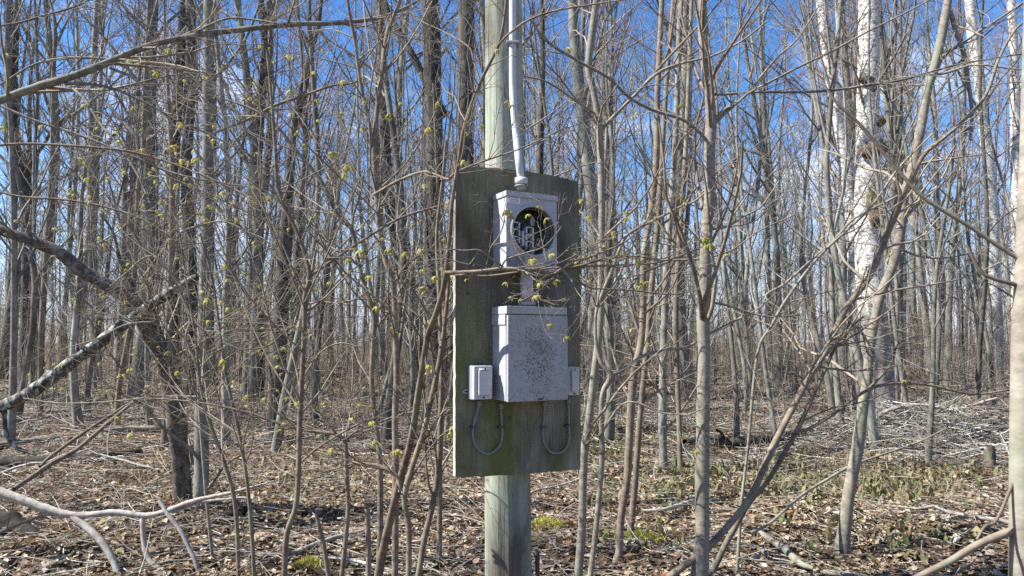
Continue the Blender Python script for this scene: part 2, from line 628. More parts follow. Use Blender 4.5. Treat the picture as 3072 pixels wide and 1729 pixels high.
def build_twig_litter():
    cols = np.array([(0.30, 0.255, 0.21), (0.42, 0.38, 0.33), (0.17, 0.13, 0.098), (0.085, 0.063, 0.047), (0.30, 0.305, 0.255)])
    allV, allF, allC, off = [], [], [], 0
    for (n, y0, y1, l0, l1, r0, r1) in ((4200, 3.8, 9, 0.12, 0.9, 0.0012, 0.0045), (7500, 9, 20, 0.25, 1.5, 0.0025, 0.009), (1800, 20, 45, 0.6, 2.4, 0.008, 0.022)):
        x, y = floor_points(n, y0, y1)
        L = l0 + (l1 - l0) * rng.random(n) ** 2
        a = rng.uniform(0, 6.28, n)
        K = 5
        t = np.linspace(-0.5, 0.5, K)
        bend = rng.normal(0, 0.10, n)
        px = x[:, None] + L[:, None] * (t * np.cos(a)[:, None] - bend[:, None] * (t ** 2) * np.sin(a)[:, None] * 4)
        py = y[:, None] + L[:, None] * (t * np.sin(a)[:, None] + bend[:, None] * (t ** 2) * np.cos(a)[:, None] * 4)
        lift = np.abs(rng.normal(0, 0.2, n)) * L
        pz = gz(px, py) + 0.02 + rng.uniform(0, 0.05, (n, 1)) + lift[:, None] * (t + 0.5) * (rng.random((n, 1)) < 0.5)
        pz += rng.normal(0, 0.012, (n, K)) * L[:, None]
        P = np.stack([px, py, pz], -1)
        R = rng.uniform(r0, r1, (n, 1)) * np.linspace(1, 0.45, K)[None]
        V, F = tubes(P, R, 4)
        allV.append(V); allF.append(F + off); off += len(V)
        allC.append(np.repeat(cols[rng.integers(0, len(cols), n)] * rng.uniform(0.8, 1.15, (n, 1)), K * 4, axis=0))
    o = mob('twig_litter', mesh_np('twig_litter', np.concatenate(allV), np.concatenate(allF), M['sticks'], True, np.concatenate(allC)))
    tag(o, 'fallen grey twigs and sticks scattered over the leaf litter', None, None, 'stuff')


build_twig_litter()


def build_plants():
    """short upright mottled green leaves in drifts"""
    t = np.linspace(0, 1, 4)
    w = np.array([0.05, 0.15, 0.14, 0.0])
    mid = np.stack([t * 0.25 + t ** 2 * 0.2, 0 * t, t * 0.9], -1)
    Lf = mid + np.stack([0.02 * np.ones(4), w, 0.03 * np.ones(4)], -1)
    Rt = mid + np.stack([0.02 * np.ones(4), -w, 0.03 * np.ones(4)], -1)
    V0 = np.concatenate([mid, Lf, Rt])
    F0 = []
    for i in range(3):
        F0 += [(i, i + 1, 4 + i + 1, 4 + i), (i + 1, i, 8 + i, 8 + i + 1)]
    F0 = np.array(F0)
    spots = [(2480, 1460, 300, 75, 1900), (2760, 1460, 250, 80, 1100), (2000, 1440, 290, 80, 1000), (1850, 1340, 240, 60, 560),
             (2350, 1400, 150, 50, 350), (2700, 1640, 300, 60, 160), (1950, 1600, 250, 80, 160), (560, 1420, 340, 90, 420),
             (250, 1200, 300, 30, 500), (1000, 1400, 260, 90, 420), (1150, 1180, 250, 30, 350), (750, 1160, 500, 25, 600), (2850, 1130, 250, 20, 500), (2350, 1110, 300, 18, 600)]
    pos = []
    for (px, py, sx, sy, n) in spots:
        X = rng.normal(px, sx * 0.5, n)
        Yp = rng.normal(py, sy * 0.5, n)
        for a, b_ in zip(X, Yp):
            Yd = gY(max(b_, 1085))
            p = W(a, max(b_, 1085), Yd)
            pos.append((p[0], p[1]))
    pos = np.array(pos)
    n = len(pos)
    z = gz(pos[:, 0], pos[:, 1])
    P3 = np.stack([pos[:, 0], pos[:, 1], z], -1)
    Rm = rotmats(rng.uniform(0, 6.28, n), rng.normal(0.1, 0.3, n), rng.normal(0, 0.25, n))
    pc = np.array([(0.20, 0.18, 0.082), (0.155, 0.15, 0.06), (0.25, 0.215, 0.115), (0.11, 0.138, 0.048), (0.20, 0.145, 0.085)])
    col = pc[rng.integers(0, 5, n)] * rng.uniform(0.8, 1.25, (n, 1))
    sc = (0.05 + 0.085 * rng.random(n) ** 1.4) * np.clip(P3[:, 1] / 9, 1, 2.0)
    scatter('ground_plants', M['plant'], [(V0, F0, P3, Rm, sc, col)], 'low mottled green spring leaves growing through the litter')
    # moss tufts and bright sprouts
    for i, (px, py, s, lab) in enumerate(((1640, 1588, 0.16, 'yellow-green moss cushion just right of the wooden pole'), (1915, 1612, 0.20, 'larger yellow-green moss cushion between two slender stems'),
                                          (928, 1700, 0.10, 'small moss cushion beside the fallen log'))):
        Yd = gY(py)
        p = W(px, py, Yd)
        k = 700
        a = rng.uniform(0, 6.28, k); rr = np.sqrt(rng.random(k))
        q = np.stack([rr * np.cos(a) * s, rr * np.sin(a) * s * 0.8, 0.05 * (1 - rr ** 2) + rng.uniform(0, 0.02, k)], -1)
        V0m = np.array([(0, -0.12, 0), (0, 0.12, 0), (0.15, 0, 1.0)]); F0m = np.array([(0, 1, 2)])
        Rr = rotmats(rng.uniform(0, 6.28, k), rng.normal(0, 0.6, k), rng.normal(0, 0.6, k))
        colr = np.array([(0.36, 0.36, 0.06)]) * rng.uniform(0.6, 1.3, (k, 1))
        sc = rng.uniform(0.015, 0.035, k)
        V = np.einsum('nij,vj->nvi', Rr, V0m) * sc[:, None, None] + q[:, None, :]
        F = (F0m[None] + (np.arange(k) * 3)[:, None, None]).reshape(-1, 3)
        o = mob('moss_cushion', mesh_np('moss_cushion', V.reshape(-1, 3), F, M['plant'], False, np.repeat(colr, 3, axis=0)), None, (p[0], p[1], gz(p[0], p[1]) + 0.02))
        tag(o, lab, 'moss', 'moss cushions on the forest floor')


build_plants()

# ------------------------------------------------------------------ pole, board and electrical boxes
TH = math.radians(28)
BA = np.array([math.cos(TH), math.sin(TH), 0])         # along the board, to its right
BN = np.array([math.sin(TH), -math.cos(TH), 0])        # out of the board
BO = W(1553, 970, 2.62)                                # centre of the board's face
BZ0 = BO[2]


def bp(x, y, off=0.0):
    """photo pixel -> (along, up) on the plane `off` metres in front of the board"""
    d = ray(x, y)
    c = np.array([0, 0, CAMZ])
    t = np.dot(BO + BN * off - c, BN) / np.dot(d, BN)
    p = c + d * t - BO
    return float(np.dot(p, BA)), float(p[2])


def wood_mat(name, cols, algae, algae_amt, grain=(30, 30, 1.2), gscale=3.0, rough=0.9, bmp=0.8):
    m, nt, b = nodes(name, rough, 0.15)
    tc = N(nt, 'ShaderNodeTexCoord')
    v = tc.outputs['Object']
    n1 = noise(nt, v, gscale, 7, 0.7, grain, 0.3)
    c = ramp(nt, n1, cols)
    n2 = noise(nt, v, 3.2, 5, 0.65, (1, 1, 0.55), 0.5)
    c = mix(nt, ramp(nt, n2, [(0.40, 0.0), (0.62, algae_amt)]), c, algae)
    n3 = noise(nt, v, 2.0, 5, 0.6, (1.6, 1.6, 0.7), 0.3)
    c = mix(nt, ramp(nt, n3, [(0.36, 0.85), (0.58, 0.0)]), c, (0.055, 0.044, 0.032))
    n4 = noise(nt, v, gscale * 1.4, 5, 0.6, (grain[0] * 1.2, grain[1] * 1.2, grain[2] * 0.5), 0.2)
    crack = ramp(nt, n4, [(0.33, 1.0), (0.38, 0.0)])
    c = mix(nt, crack, c, (0.02, 0.018, 0.015))
    nt.links.new(c, b.inputs['Base Color'])
    bump(nt, b, n1, bmp, 0.004)
    return m


M['pole'] = wood_mat('weathered_pole_wood', [(0.3, (0.16, 0.155, 0.125)), (0.5, (0.34, 0.335, 0.285)), (0.72, (0.46, 0.455, 0.40))], (0.20, 0.255, 0.175), 0.7, (26, 26, 0.9), 2.6)
M['board'] = wood_mat('weathered_board', [(0.28, (0.10, 0.088, 0.070)), (0.5, (0.225, 0.205, 0.17)), (0.75, (0.38, 0.355, 0.31))], (0.098, 0.108, 0.03), 0.95, (26, 26, 0.7), 7.5, bmp=0.35)
M['board_edge'] = wood_mat('board_edge', [(0.3, (0.30, 0.28, 0.21)), (0.7, (0.52, 0.50, 0.42))], (0.36, 0.38, 0.27), 0.5)


def steel(name, col, rust=0.0, rough=0.5, metal=0.0):
    m, nt, b = nodes(name, rough, 0.4)
    tc = N(nt, 'ShaderNodeTexCoord')
    v = tc.outputs['Object']
    n1 = noise(nt, v, 9, 5, 0.6)
    c = ramp(nt, n1, [(0.3, tuple(k * 0.86 for k in col)), (0.7, tuple(min(1, k * 1.07) for k in col))])
    n3 = noise(nt, v, 14, 5, 0.7, (1, 1, 0.15))
    c = mix(nt, ramp(nt, n3, [(0.56, 0.0), (0.75, 0.35)]), c, (0.22, 0.20, 0.17))
    h = n1
    if rust:
        # flaking paint in a patch on the middle of the door
        sx = N(nt, 'ShaderNodeSeparateXYZ'); nt.links.new(v, sx.inputs[0])
        mp = N(nt, 'ShaderNodeMapping'); mp.inputs['Scale'].default_value = (9.5, 0.0, 6.0); mp.inputs['Location'].default_value = (0, 0, 0.15)
        nt.links.new(v, mp.inputs[0])
        ln = N(nt, 'ShaderNodeVectorMath', operation='LENGTH'); nt.links.new(mp.outputs[0], ln.inputs[0])
        mask = ramp(nt, ln.outputs['Value'], [(0.25, 0.21), (0.85, 0.0)])
        n4 = noise(nt, v, 260, 2, 0.5)
        vo = N(nt, 'ShaderNodeTexVoronoi'); vo.inputs['Scale'].default_value = 120
        nt.links.new(v, vo.inputs['Vector'])
        n6 = noise(nt, v, 22, 3, 0.6)
        s1 = N(nt, 'ShaderNodeMath', operation='ADD'); nt.links.new(n4, s1.inputs[0]); nt.links.new(mask, s1.inputs[1])
        s2 = N(nt, 'ShaderNodeMath', operation='MULTIPLY_ADD'); nt.links.new(n6, s2.inputs[0]); s2.inputs[1].default_value = 0.55; nt.links.new(s1.outputs[0], s2.inputs[2])
        sz = N(nt, 'ShaderNodeMath', operation='SUBTRACT'); nt.links.new(s2.outputs[0], sz.inputs[0]); nt.links.new(vo.outputs['Distance'], sz.inputs[1])
        spots = ramp(nt, sz.outputs[0], [(0.0, 0.0), (0.56, 0.0), (0.60, 1.0)])
        stain = ramp(nt, s2.outputs[0], [(0.0, 0.0), (0.80, 0.0), (0.98, 0.35)])
        c = mix(nt, stain, c, (0.17, 0.12, 0.10))
        rustc = ramp(nt, n6, [(0.42, (0.055, 0.05, 0.055)), (0.6, (0.12, 0.095, 0.08))])
        c = mix(nt, spots, c, rustc)
        h = s2.outputs[0]
    nt.links.new(c, b.inputs['Base Color'])
    b.inputs['Metallic'].default_value = metal
    bump(nt, b, h, 0.15, 0.001)
    return m


M['steel'] = steel('grey_painted_steel', (0.345, 0.345, 0.35))
M['steel_door'] = steel('flaking_grey_paint', (0.30, 0.30, 0.305), 1.0)
M['pvc'] = steel('grey_pvc', (0.17, 0.17, 0.165), 0, 0.6)
M['pvc_light'] = steel('light_grey_pvc', (0.43, 0.43, 0.43), 0, 0.55)
M['cast'] = steel('cast_grey_metal', (0.30, 0.30, 0.31), 0, 0.5, 0.1)
M['black'] = steel('black_plastic', (0.045, 0.045, 0.048), 0, 0.6)
M['zinc'] = steel('dull_zinc', (0.55, 0.55, 0.56), 0, 0.45, 0.1)
M['label_white'] = steel('white_label', (0.72, 0.72, 0.72), 0, 0.6)
M['mottled_grey'] = bark('grey_mottle', (0.10, 0.10, 0.10), (0.28, 0.28, 0.27), (0.18, 0.18, 0.17), 90, (1, 1, 1), 0.6, 0.3, 0.0, 0.001)
M['print'] = steel('black_print', (0.02, 0.02, 0.025), 0, 0.7)


def box_bm(x0, x1, y0, y1, z0, z1, bev=0.0, name='box', mat=None, smooth=False):
    """axis box -> mesh (x along board, y out of board is NEGATIVE y in local frame)"""
    import bmesh
    bm = bmesh.new()
    vs_ = [bm.verts.new((x, y, z)) for x in (x0, x1) for y in (y0, y1) for z in (z0, z1)]
    for q in ((0, 1, 3, 2), (4, 6, 7, 5), (0, 4, 5, 1), (2, 3, 7, 6), (0, 2, 6, 4), (1, 5, 7, 3)):
        bm.faces.new([vs_[i] for i in q])
    bmesh.ops.recalc_face_normals(bm, faces=bm.faces)
    if bev:
        bmesh.ops.bevel(bm, geom=list(bm.edges), offset=bev, segments=2, affect='EDGES', profile=0.6)
    me = bpy.data.meshes.new(name)
    bm.to_mesh(me); bm.free()
    if mat:
        me.materials.append(mat)
    return me


def tube_me(name, pts, rad, S, mat, per=6):
    p = spline(pts, per) if len(pts) > 2 else np.asarray(pts, float)
    r = np.full((1, len(p)), rad) if np.isscalar(rad) else np.interp(np.linspace(0, 1, len(p)), np.linspace(0, 1, len(rad)), rad)[None]
    V, F = tubes(p[None], r, S)
    n = len(p)
    # end caps as triangle fans made of quads with a repeated centre
    c0, c1 = len(V), len(V) + 1
    V = np.vstack([V, p[0], p[-1]])
    me = bpy.data.meshes.new(name)
    faces = [tuple(f) for f in F.tolist()]
    faces += [((s + 1) % S, s, c0) for s in range(S)]
    faces += [((n - 1) * S + s, (n - 1) * S + (s + 1) % S, c1) for s in range(S)]
    me.from_pydata(V.tolist(), [], faces)
    for pl in me.polygons:
        pl.use_smooth = len(pl.vertices) == 4
    me.materials.append(mat)
    return me


def frame_thing(name, label, cat, a, z, off=0.0, group=None):
    """thing whose local x runs along the board and local -y points out of it"""
    p = BO + BA * a + BN * off
    p = np.array([p[0], p[1], BZ0 + z])
    return thing(name, label, cat, tuple(p), group, TH)


# the pole: slightly tapered, checked and uneven
def build_pole():
    bot = W(1523, 1700, 2.745)
    top = W(1509, 0, 2.745)
    d = (top - bot) / (top[2] - bot[2])
    base = bot - d * (bot[2] + 0.3)
    K, S = 70, 40
    H = 7.3
    z = np.linspace(0, H, K)
    a = np.arange(S) * 2 * math.pi / S
    V = []
    r_ = np.random.default_rng(3)
    ph = r_.uniform(0, 6.28, 8)
    for k in range(K):
        c = base + d * z[k]
        rr = 0.0945 - 0.0075 * z[k]
        for s in range(S):
            off = 0.0016 * math.sin(3 * a[s] + ph[0] + z[k] * 0.6) + 0.0012 * math.sin(9 * a[s] + ph[1] + z[k] * 0.3) + 0.0007 * r_.normal()
            # long drying checks
            for q, (ca, cz0, cz1) in enumerate(((4.55, 0.0, 1.2), (5.0, 0.5, 3.5), (4.1, 2.2, 6.0), (5.4, 0.1, 1.0), (4.8, 2.4, 5.0))):
                dz = abs(a[s] - (ca + 0.05 * math.sin(z[k] * 2 + q)))
                if dz < 0.09 and cz0 < z[k] < cz1:
                    off -= 0.006
            V.append(c + np.array([math.cos(a[s]), math.sin(a[s]), 0]) * (rr + off))
    V = np.array(V)
    F = []
    for k in range(K - 1):
        for s in range(S):
            s2 = (s + 1) % S
            F.append((k * S + s, k * S + s2, (k + 1) * S + s2, (k + 1) * S + s))
    root = thing('utility_pole', 'weathered greenish wooden utility pole carrying the electrical board', 'pole', tuple(base))
    mob('shaft', mesh_np('shaft', V - base, np.array(F), M['pole']), root)
    # a staple-like cable clip and a nail
    return root


build_pole()


def build_board():
    root = frame_thing('backing_board', 'weathered grey-green plywood board fixed to the wooden pole', 'board', 0, 0)
    outline = [(1366, 1430), (1372, 1434), (1440, 1430), (1560, 1424), (1655, 1416), (1741, 1409), (1742, 1300), (1739, 900), (1736, 560), (1733, 545), (1700, 537), (1640, 524),
               (1560, 512), (1500, 506), (1432, 500), (1418, 502), (1368, 517), (1366, 700), (1366, 1000)]
    r_ = random.Random(11)
    fine = []
    for i, (x, y) in enumerate(outline):
        x2, y2 = outline[(i + 1) % len(outline)]
        k = max(1, int(math.hypot(x2 - x, y2 - y) / 14))
        for j in range(k):
            fine.append((x + (x2 - x) * j / k + r_.gauss(0, 0.45), y + (y2 - y) * j / k + r_.gauss(0, 0.8)))
    q = [bp(x, y) for x, y in fine]
    th = 0.019
    n = len(q)
    V = [(a, 0, z) for a, z in q] + [(a, th, z) for a, z in q]
    me = bpy.data.meshes.new('sheet')
    faces = [tuple(range(n)), tuple(reversed(range(n, 2 * n)))]
    faces += [(i, n + i, n + (i + 1) % n, (i + 1) % n) for i in range(n)]
    me.from_pydata(V, [], faces)
    me.materials.append(M['board']); me.materials.append(M['board_edge'])
    for pl in me.polygons[2:]:
        pl.material_index = 1
    import bmesh
    bm = bmesh.new(); bm.from_mesh(me)
    bmesh.ops.recalc_face_normals(bm, faces=bm.faces)
    bm.to_mesh(me); bm.free()
    mob('sheet', me, root)
    for (x, y) in ((1523, 560), (1535, 1350), (1404, 880), (1530, 1255)):
        a, z = bp(x, y)
        o = mob('screw', tube_me('screw', [(a, 0.002, z), (a, -0.003, z)], 0.005, 10, M['black']), root)
    return root


build_board()


def build_meter():
    d = 0.104
    a0, z1 = bp(1519, 577, d)
    a1, _ = bp(1670, 590, d)
    _, z0 = bp(1522, 806, d)
    w, h = a1 - a0, z1 - z0
    root = frame_thing('meter_socket', 'open grey meter box with a round empty socket and warning sticker', 'meter box', (a0 + a1) / 2, z0)
    x0, x1 = -w / 2, w / 2
    t = 0.0025
    # shell: back, sides, bottom
    mob('back_plate', box_bm(x0, x1, -0.0035, -0.001, 0, h, 0, 'back_plate', M['steel']), root)
    mob('shade_panel', box_bm(x0 + 0.004, x1 - 0.004, -0.030, -0.0036, 0.004, h - 0.016, 0.001, 'shade_panel', M['black']), root)  # black sheet added so the inside of the box reads as shaded
    mob('side_wall', box_bm(x0, x0 + t, -d + t, -0.0035, 0, h - 0.002, 0, 'side_wall', M['steel']), root)
    mob('side_wall', box_bm(x1 - t, x1, -d + t, -0.0035, 0, h - 0.002, 0, 'side_wall', M['steel']), root)
    mob('bottom_wall', box_bm(x0 + t, x1 - t, -d + t, -0.0035, 0, t, 0, 'bottom_wall', M['steel']), root)
    # overlapping rain cap
    cap = box_bm(x0 - 0.004, x1 + 0.004, -d - 0.006, -0.002, h - 0.014, h + 0.006, 0.0025, 'rain_cap', M['steel'])
    mob('rain_cap', cap, root)
    # front cover with the round opening
    ca, cz = bp(1600, 694, d)
    cx = ca - (a0 + a1) / 2
    czl = cz - z0
    R = 0.0865
    n = 64
    fz1 = h - 0.014
    inner, outer = [], []
    for k in range(n):
        an = 2 * math.pi * k / n
        dx, dz = math.cos(an), math.sin(an)
        inner.append((cx + R * dx, czl + R * dz))
        ts = []
        if dx > 1e-6: ts.append((x1 - cx) / dx)
        if dx < -1e-6: ts.append((x0 - cx) / dx)
        if dz > 1e-6: ts.append((fz1 - czl) / dz)
        if dz < -1e-6: ts.append((0 - czl) / dz)
        tt = min(ts)
        outer.append([cx + tt * dx, czl + tt * dz])
    for corner in ((x0, 0), (x1, 0), (x0, fz1), (x1, fz1)):
        k = min(range(n), key=lambda i: (outer[i][0] - corner[0]) ** 2 + (outer[i][1] - corner[1]) ** 2)
        outer[k] = list(corner)
    V = [(x, -d, z) for x, z in inner] + [(x, -d, z) for x, z in outer] + [(x, -d + t, z) for x, z in inner] + [(x, -d + t, z) for x, z in outer]
    F = []
    for k in range(n):
        j = (k + 1) % n
        F += [(k, n + k, n + j, j), (2 * n + k, 2 * n + j, 3 * n + j, 3 * n + k), (k, j, 2 * n + j, 2 * n + k), (n + k, 3 * n + k, 3 * n + j, n + j)]
    mob('front_cover', mesh_np('front_cover', V, np.array(F), M['steel'], False), root)
    # raised rim round the opening
    prof = [(R - 0.001, 0.001), (R - 0.001, -0.009), (R + 0.003, -0.0115), (R + 0.007, -0.009), (R + 0.011, -0.002), (R + 0.012, 0.0005)]
    V, F = [], []
    for k in range(n):
        an = 2 * math.pi * k / n
        for (r, y) in prof:
            V.append((cx + r * math.cos(an), -d + y, czl + r * math.sin(an)))
    m_ = len(prof)
    for k in range(n):
        j = (k + 1) % n
        for i in range(m_ - 1):
            F.append((k * m_ + i, k * m_ + i + 1, j * m_ + i + 1, j * m_ + i))
    mob('socket_rim', mesh_np('socket_rim', V, np.array(F), M['steel']), root)
    # inner liner ring seen at the right of the hole
    V, F = [], []
    for k in range(n):
        an = 2 * math.pi * k / n
        for (r, y) in ((R - 0.002, -d + 0.004), (R - 0.003, -d + 0.022), (R - 0.006, -d + 0.023), (R - 0.006, -d + 0.004)):
            V.append((cx + r * math.cos(an), y, czl + r * math.sin(an)))
    for k in range(n):
        j = (k + 1) % n
        for i in range(3):
            F.append((k * 4 + i, k * 4 + i + 1, j * 4 + i + 1, j * 4 + i))
    mob('clamp_ring', mesh_np('clamp_ring', V, np.array(F), M['cast']), root)
    # blade jaws on insulating blocks
    for sx, dz in ((-0.052, -0.004), (0.004, -0.018)):
        X = cx + sx
        blk = mob('jaw_block', box_bm(X - 0.017, X + 0.017, -0.045, -0.0035, czl + dz - 0.055, czl + dz + 0.055, 0.003, 'jaw_block', M['black']), root)
        for k in (-1, 0, 1):
            zc = czl + dz + k * 0.026
            for ex in (-0.0135, 0.0135):
                mob('blade_jaw', box_bm(X + ex - 0.003, X + ex + 0.003, -0.072, -0.045, zc - 0.011, zc + 0.011, 0.0008, 'blade_jaw', M['zinc']), blk)
            mob('blade_jaw', box_bm(X - 0.0102, X + 0.0102, -0.069, -0.045, zc + 0.0095, zc + 0.0135, 0.0006, 'blade_jaw', M['zinc']), blk)
    mob('bus_bar', box_bm(cx - 0.024, cx - 0.016, -0.066, -0.0035, czl - 0.05, czl + 0.005, 0.001, 'bus_bar', M['zinc']), root)
    mob('terminal_lug', box_bm(cx + 0.016, cx + 0.034, -0.055, -0.0035, czl + 0.028, czl + 0.062, 0.003, 'terminal_lug', M['cast']), root)
    mob('terminal_lug', box_bm(cx + 0.014, cx + 0.036, -0.052, -0.0035, czl - 0.074, czl - 0.048, 0.003, 'terminal_lug', M['cast']), root)
    mob('cable', tube_me('cable', [(cx + 0.024, -0.035, czl + 0.05), (cx + 0.045, -0.04, czl + 0.075), (cx + 0.055, -0.035, h - 0.016)], 0.008, 10, M['black']), root)
    mob('cable', tube_me('cable', [(cx - 0.05, -0.03, czl + 0.045), (cx - 0.045, -0.03, czl + 0.08), (cx - 0.03, -0.03, h - 0.016)], 0.006, 10, M['pvc']), root)
    # warning sticker with its print
    sa, sz1 = bp(1521.5, 584, d)
    sb, sz0 = bp(1559, 612, d)
    sa -= (a0 + a1) / 2; sb -= (a0 + a1) / 2; sz0 -= z0; sz1 -= z0
    st = mob('warning_sticker', box_bm(sa, sb, -d - 0.0016, -d - 0.0006, sz0, sz1 - 0.002, 0, 'warning_sticker', M['label_white']), root)
    tag(st, 'white sticker headed WARNING with small print')
    sw, sh = sb - sa, sz1 - sz0
    cu = bpy.data.curves.new('warning_text', 'FONT')
    cu.body = 'WARNING'
    cu.size = sh * 0.33
    tmp = bpy.data.objects.new('tmp_text', cu)
    COL.objects.link(tmp)
    bpy.context.view_layer.update()
    dg = bpy.context.evaluated_depsgraph_get()
    me = bpy.data.meshes.new_from_object(tmp.evaluated_get(dg))
    bpy.data.objects.remove(tmp)
    co = np.zeros(len(me.vertices) * 3); me.vertices.foreach_get('co', co); co = co.reshape(-1, 3)
    sc_x = sw * 0.68 / (co[:, 0].max() - co[:, 0].min())
    nc = np.stack([sa + sw * 0.27 + (co[:, 0] - co[:, 0].min()) * sc_x, np.full(len(co), -d - 0.0021), sz1 - 0.002 - sh * 0.30 + co[:, 1] * 0.95], -1)
    me.vertices.foreach_set('co', nc.ravel().astype(np.float32)); me.update()
    me.materials.clear(); me.materials.append(M['print'])
    mob('warning_text', me, st)
    tri = bpy.data.meshes.new('warning_triangle')
    tx, tz, ts = sa + sw * 0.07, sz1 - 0.002 - sh * 0.31, sh * 0.25
    tri.from_pydata([(tx, -d - 0.0021, tz), (tx + ts, -d - 0.0021, tz), (tx + ts / 2, -d - 0.0021, tz + ts)], [], [(0, 1, 2)])
    tri.materials.append(M['print'])
    mob('warning_triangle', tri, st)
    V, F = [], []
    r_ = random.Random(4)
    for row in range(4):
        zz = sz1 - 0.002 - sh * (0.44 + 0.13 * row)
        x = sa + sw * (0.16 if row % 2 else 0.28)
        while x < sb - sw * 0.14:
            L = sw * r_.uniform(0.05, 0.16)
            k = len(V)
            x2 = min(x + L, sb - sw * 0.06)
            V += [(x, -d - 0.0021, zz), (x2, -d - 0.0021, zz), (x2, -d - 0.0021, zz + sh * 0.06), (x, -d - 0.0021, zz + sh * 0.06)]
            F.append((k, k + 1, k + 2, k + 3))
            x = x2 + sw * 0.035
    mob('small_print', mesh_np('small_print', V, np.array(F), M['print'], False), st)
    # mottled grey patch low on the cover
    la, lz1 = bp(1523, 768, d); lb, lz0 = bp(1575, 803, d)
    mob('mottled_patch', box_bm(la - (a0 + a1) / 2, lb - (a0 + a1) / 2, -d - 0.0012, -d - 0.0004, lz0 - z0, lz1 - z0, 0, 'mottled_patch', M['mottled_grey']), root)
    # screws on the cap
    for k in (-0.4, 0.42):
        mob('screw', tube_me('screw', [(k * w, -d - 0.0055, h - 0.004), (k * w, -d - 0.0085, h - 0.004)], 0.0035, 8, M['zinc']), root)
    return (a0 + a1) / 2, z0, w, h, d


MET = build_meter()


def build_breaker():
    d = 0.116
    a0, z1 = bp(1522, 918, d)
    a1, _ = bp(1697, 922, d)
    _, z0 = bp(1531, 1207, d)
    w, h = a1 - a0, z1 - z0
    root = frame_thing('breaker_box', 'closed grey breaker box with flaking paint on its door', 'breaker box', (a0 + a1) / 2, z0)
    x0, x1 = -w / 2, w / 2
    mob('case', box_bm(x0, x1, -d + 0.012, -0.001, 0.002, h - 0.004, 0.002, 'case', M['steel']), root)
    # rain hood: a cap that folds down over top, front and sides
    mob('hood', box_bm(x0 - 0.004, x1 + 0.004, -d - 0.003, -0.0015, h - 0.027, h, 0.002, 'hood', M['steel']), root)
    mob('side_flap', box_bm(x0 - 0.0035, x0 - 0.0005, -d + 0.010, -0.0015, h - 0.064, h - 0.029, 0, 'side_flap', M['steel']), root)
    door = mob('door', box_bm(-w / 2 + 0.001, w / 2 + 0.006, -0.016, 0.0, -h / 2 + 0.0, h / 2 - 0.030, 0.0035, 'door', M['steel_door']), root, (0, -d + 0.012, h / 2))
    tag(door, 'grey door speckled with flaking paint')
    lx = bp(1620, 1200, d)[0] - (a0 + a1) / 2
    mob('latch', box_bm(lx - 0.009, lx + 0.009, -0.0195, -0.0165, -h / 2 + 0.004, -h / 2 + 0.010, 0.0008, 'latch', M['black']), door)
    for fx in (-0.44, -0.16, 0.42):
        mob('screw', tube_me('screw', [(fx * w, -d - 0.0025, h - 0.012), (fx * w, -d - 0.005, h - 0.012)], 0.003, 8, M['cast']), root)
    lb = mob('faded_label', box_bm(-0.026, 0.016, -0.0172, -0.0162, 0.012, 0.046, 0, 'faded_label', M['mottled_grey']), door)
    tag(lb, 'faded remains of a paper label')
    # embossed knockout rings on the left side
    for zz in (0.05, 0.20):
        mob('knockout', tube_me('knockout', [(x0 + 0.0002, -0.045, zz), (x0 - 0.0012, -0.045, zz)], 0.011, 16, M['steel']), root)


build_breaker()


def outlet(label, px0, px1, py0, py1, d, side):
    a0, z1 = bp(px0, py0, d)
    a1, _ = bp(px1, py0, d)
    _, z0 = bp(px0, py1, d)
    w, h = a1 - a0, z1 - z0
    root = frame_thing('outlet_box', label, 'outlet box', (a0 + a1) / 2, z0, 0, 'weatherproof outlet boxes on the board')
    mob('box', box_bm(-w / 2, w / 2, -d + 0.016, -0.001, 0, h, 0.003, 'box', M['cast']), root)
    cov = mob('cover', box_bm(-w / 2 - 0.001, w / 2 + 0.001, -d, -d + 0.0155, 0.001, h - 0.001, 0.004, 'cover', M['pvc_light']), root)
    mob('lid', box_bm(-w * 0.30, w * 0.36, -d - 0.009, -d - 0.0002, h * 0.13, h * 0.86, 0.004, 'lid', M['pvc_light']), cov)
    mob('hinge', tube_me('hinge', [(-w * 0.27, -d - 0.004, h * 0.885), (w * 0.30, -d - 0.004, h * 0.885)], 0.0032, 10, M['zinc']), cov)
    mob('hinge', box_bm(w * 0.02, w * 0.10, -d - 0.008, -d - 0.0002, h * 0.84, h * 0.93, 0.001, 'hinge', M['black']), cov)
    mob('screw', tube_me('screw', [(w * 0.03, -d + 0.001, h * 0.07), (w * 0.03, -d - 0.002, h * 0.07)], 0.0035, 8, M['black']), cov)
    if side:
        mob('mounting_ear', tube_me('mounting_ear', [(-w / 2 + 0.001, -0.006, h * 0.28), (-w / 2 - 0.016, -0.006, h * 0.26), (-w / 2 - 0.018, -0.006, h * 0.20), (-w / 2 + 0.001, -0.006, h * 0.16)], 0.0028, 8, M['cast']), root)
    return root


outlet('pale grey outlet box with sunlit edge beside the breaker box', 1423, 1477, 1098, 1201, 0.056, True)
outlet('shaded grey outlet box half hidden behind the breaker box', 1705, 1738, 1101, 1188, 0.040, False)


def board_tube(name, label, cat, pix, rad, mat, off, S=12, group=None, per=8):
    loc = [bp(x, y, off) for x, y in pix]
    a0, z0 = loc[0]
    root = frame_thing(name, label, cat, a0, z0)
    if group:
        root['group'] = group
    pts = [(a - a0, -off, z - z0) for a, z in loc]
    return root, pts


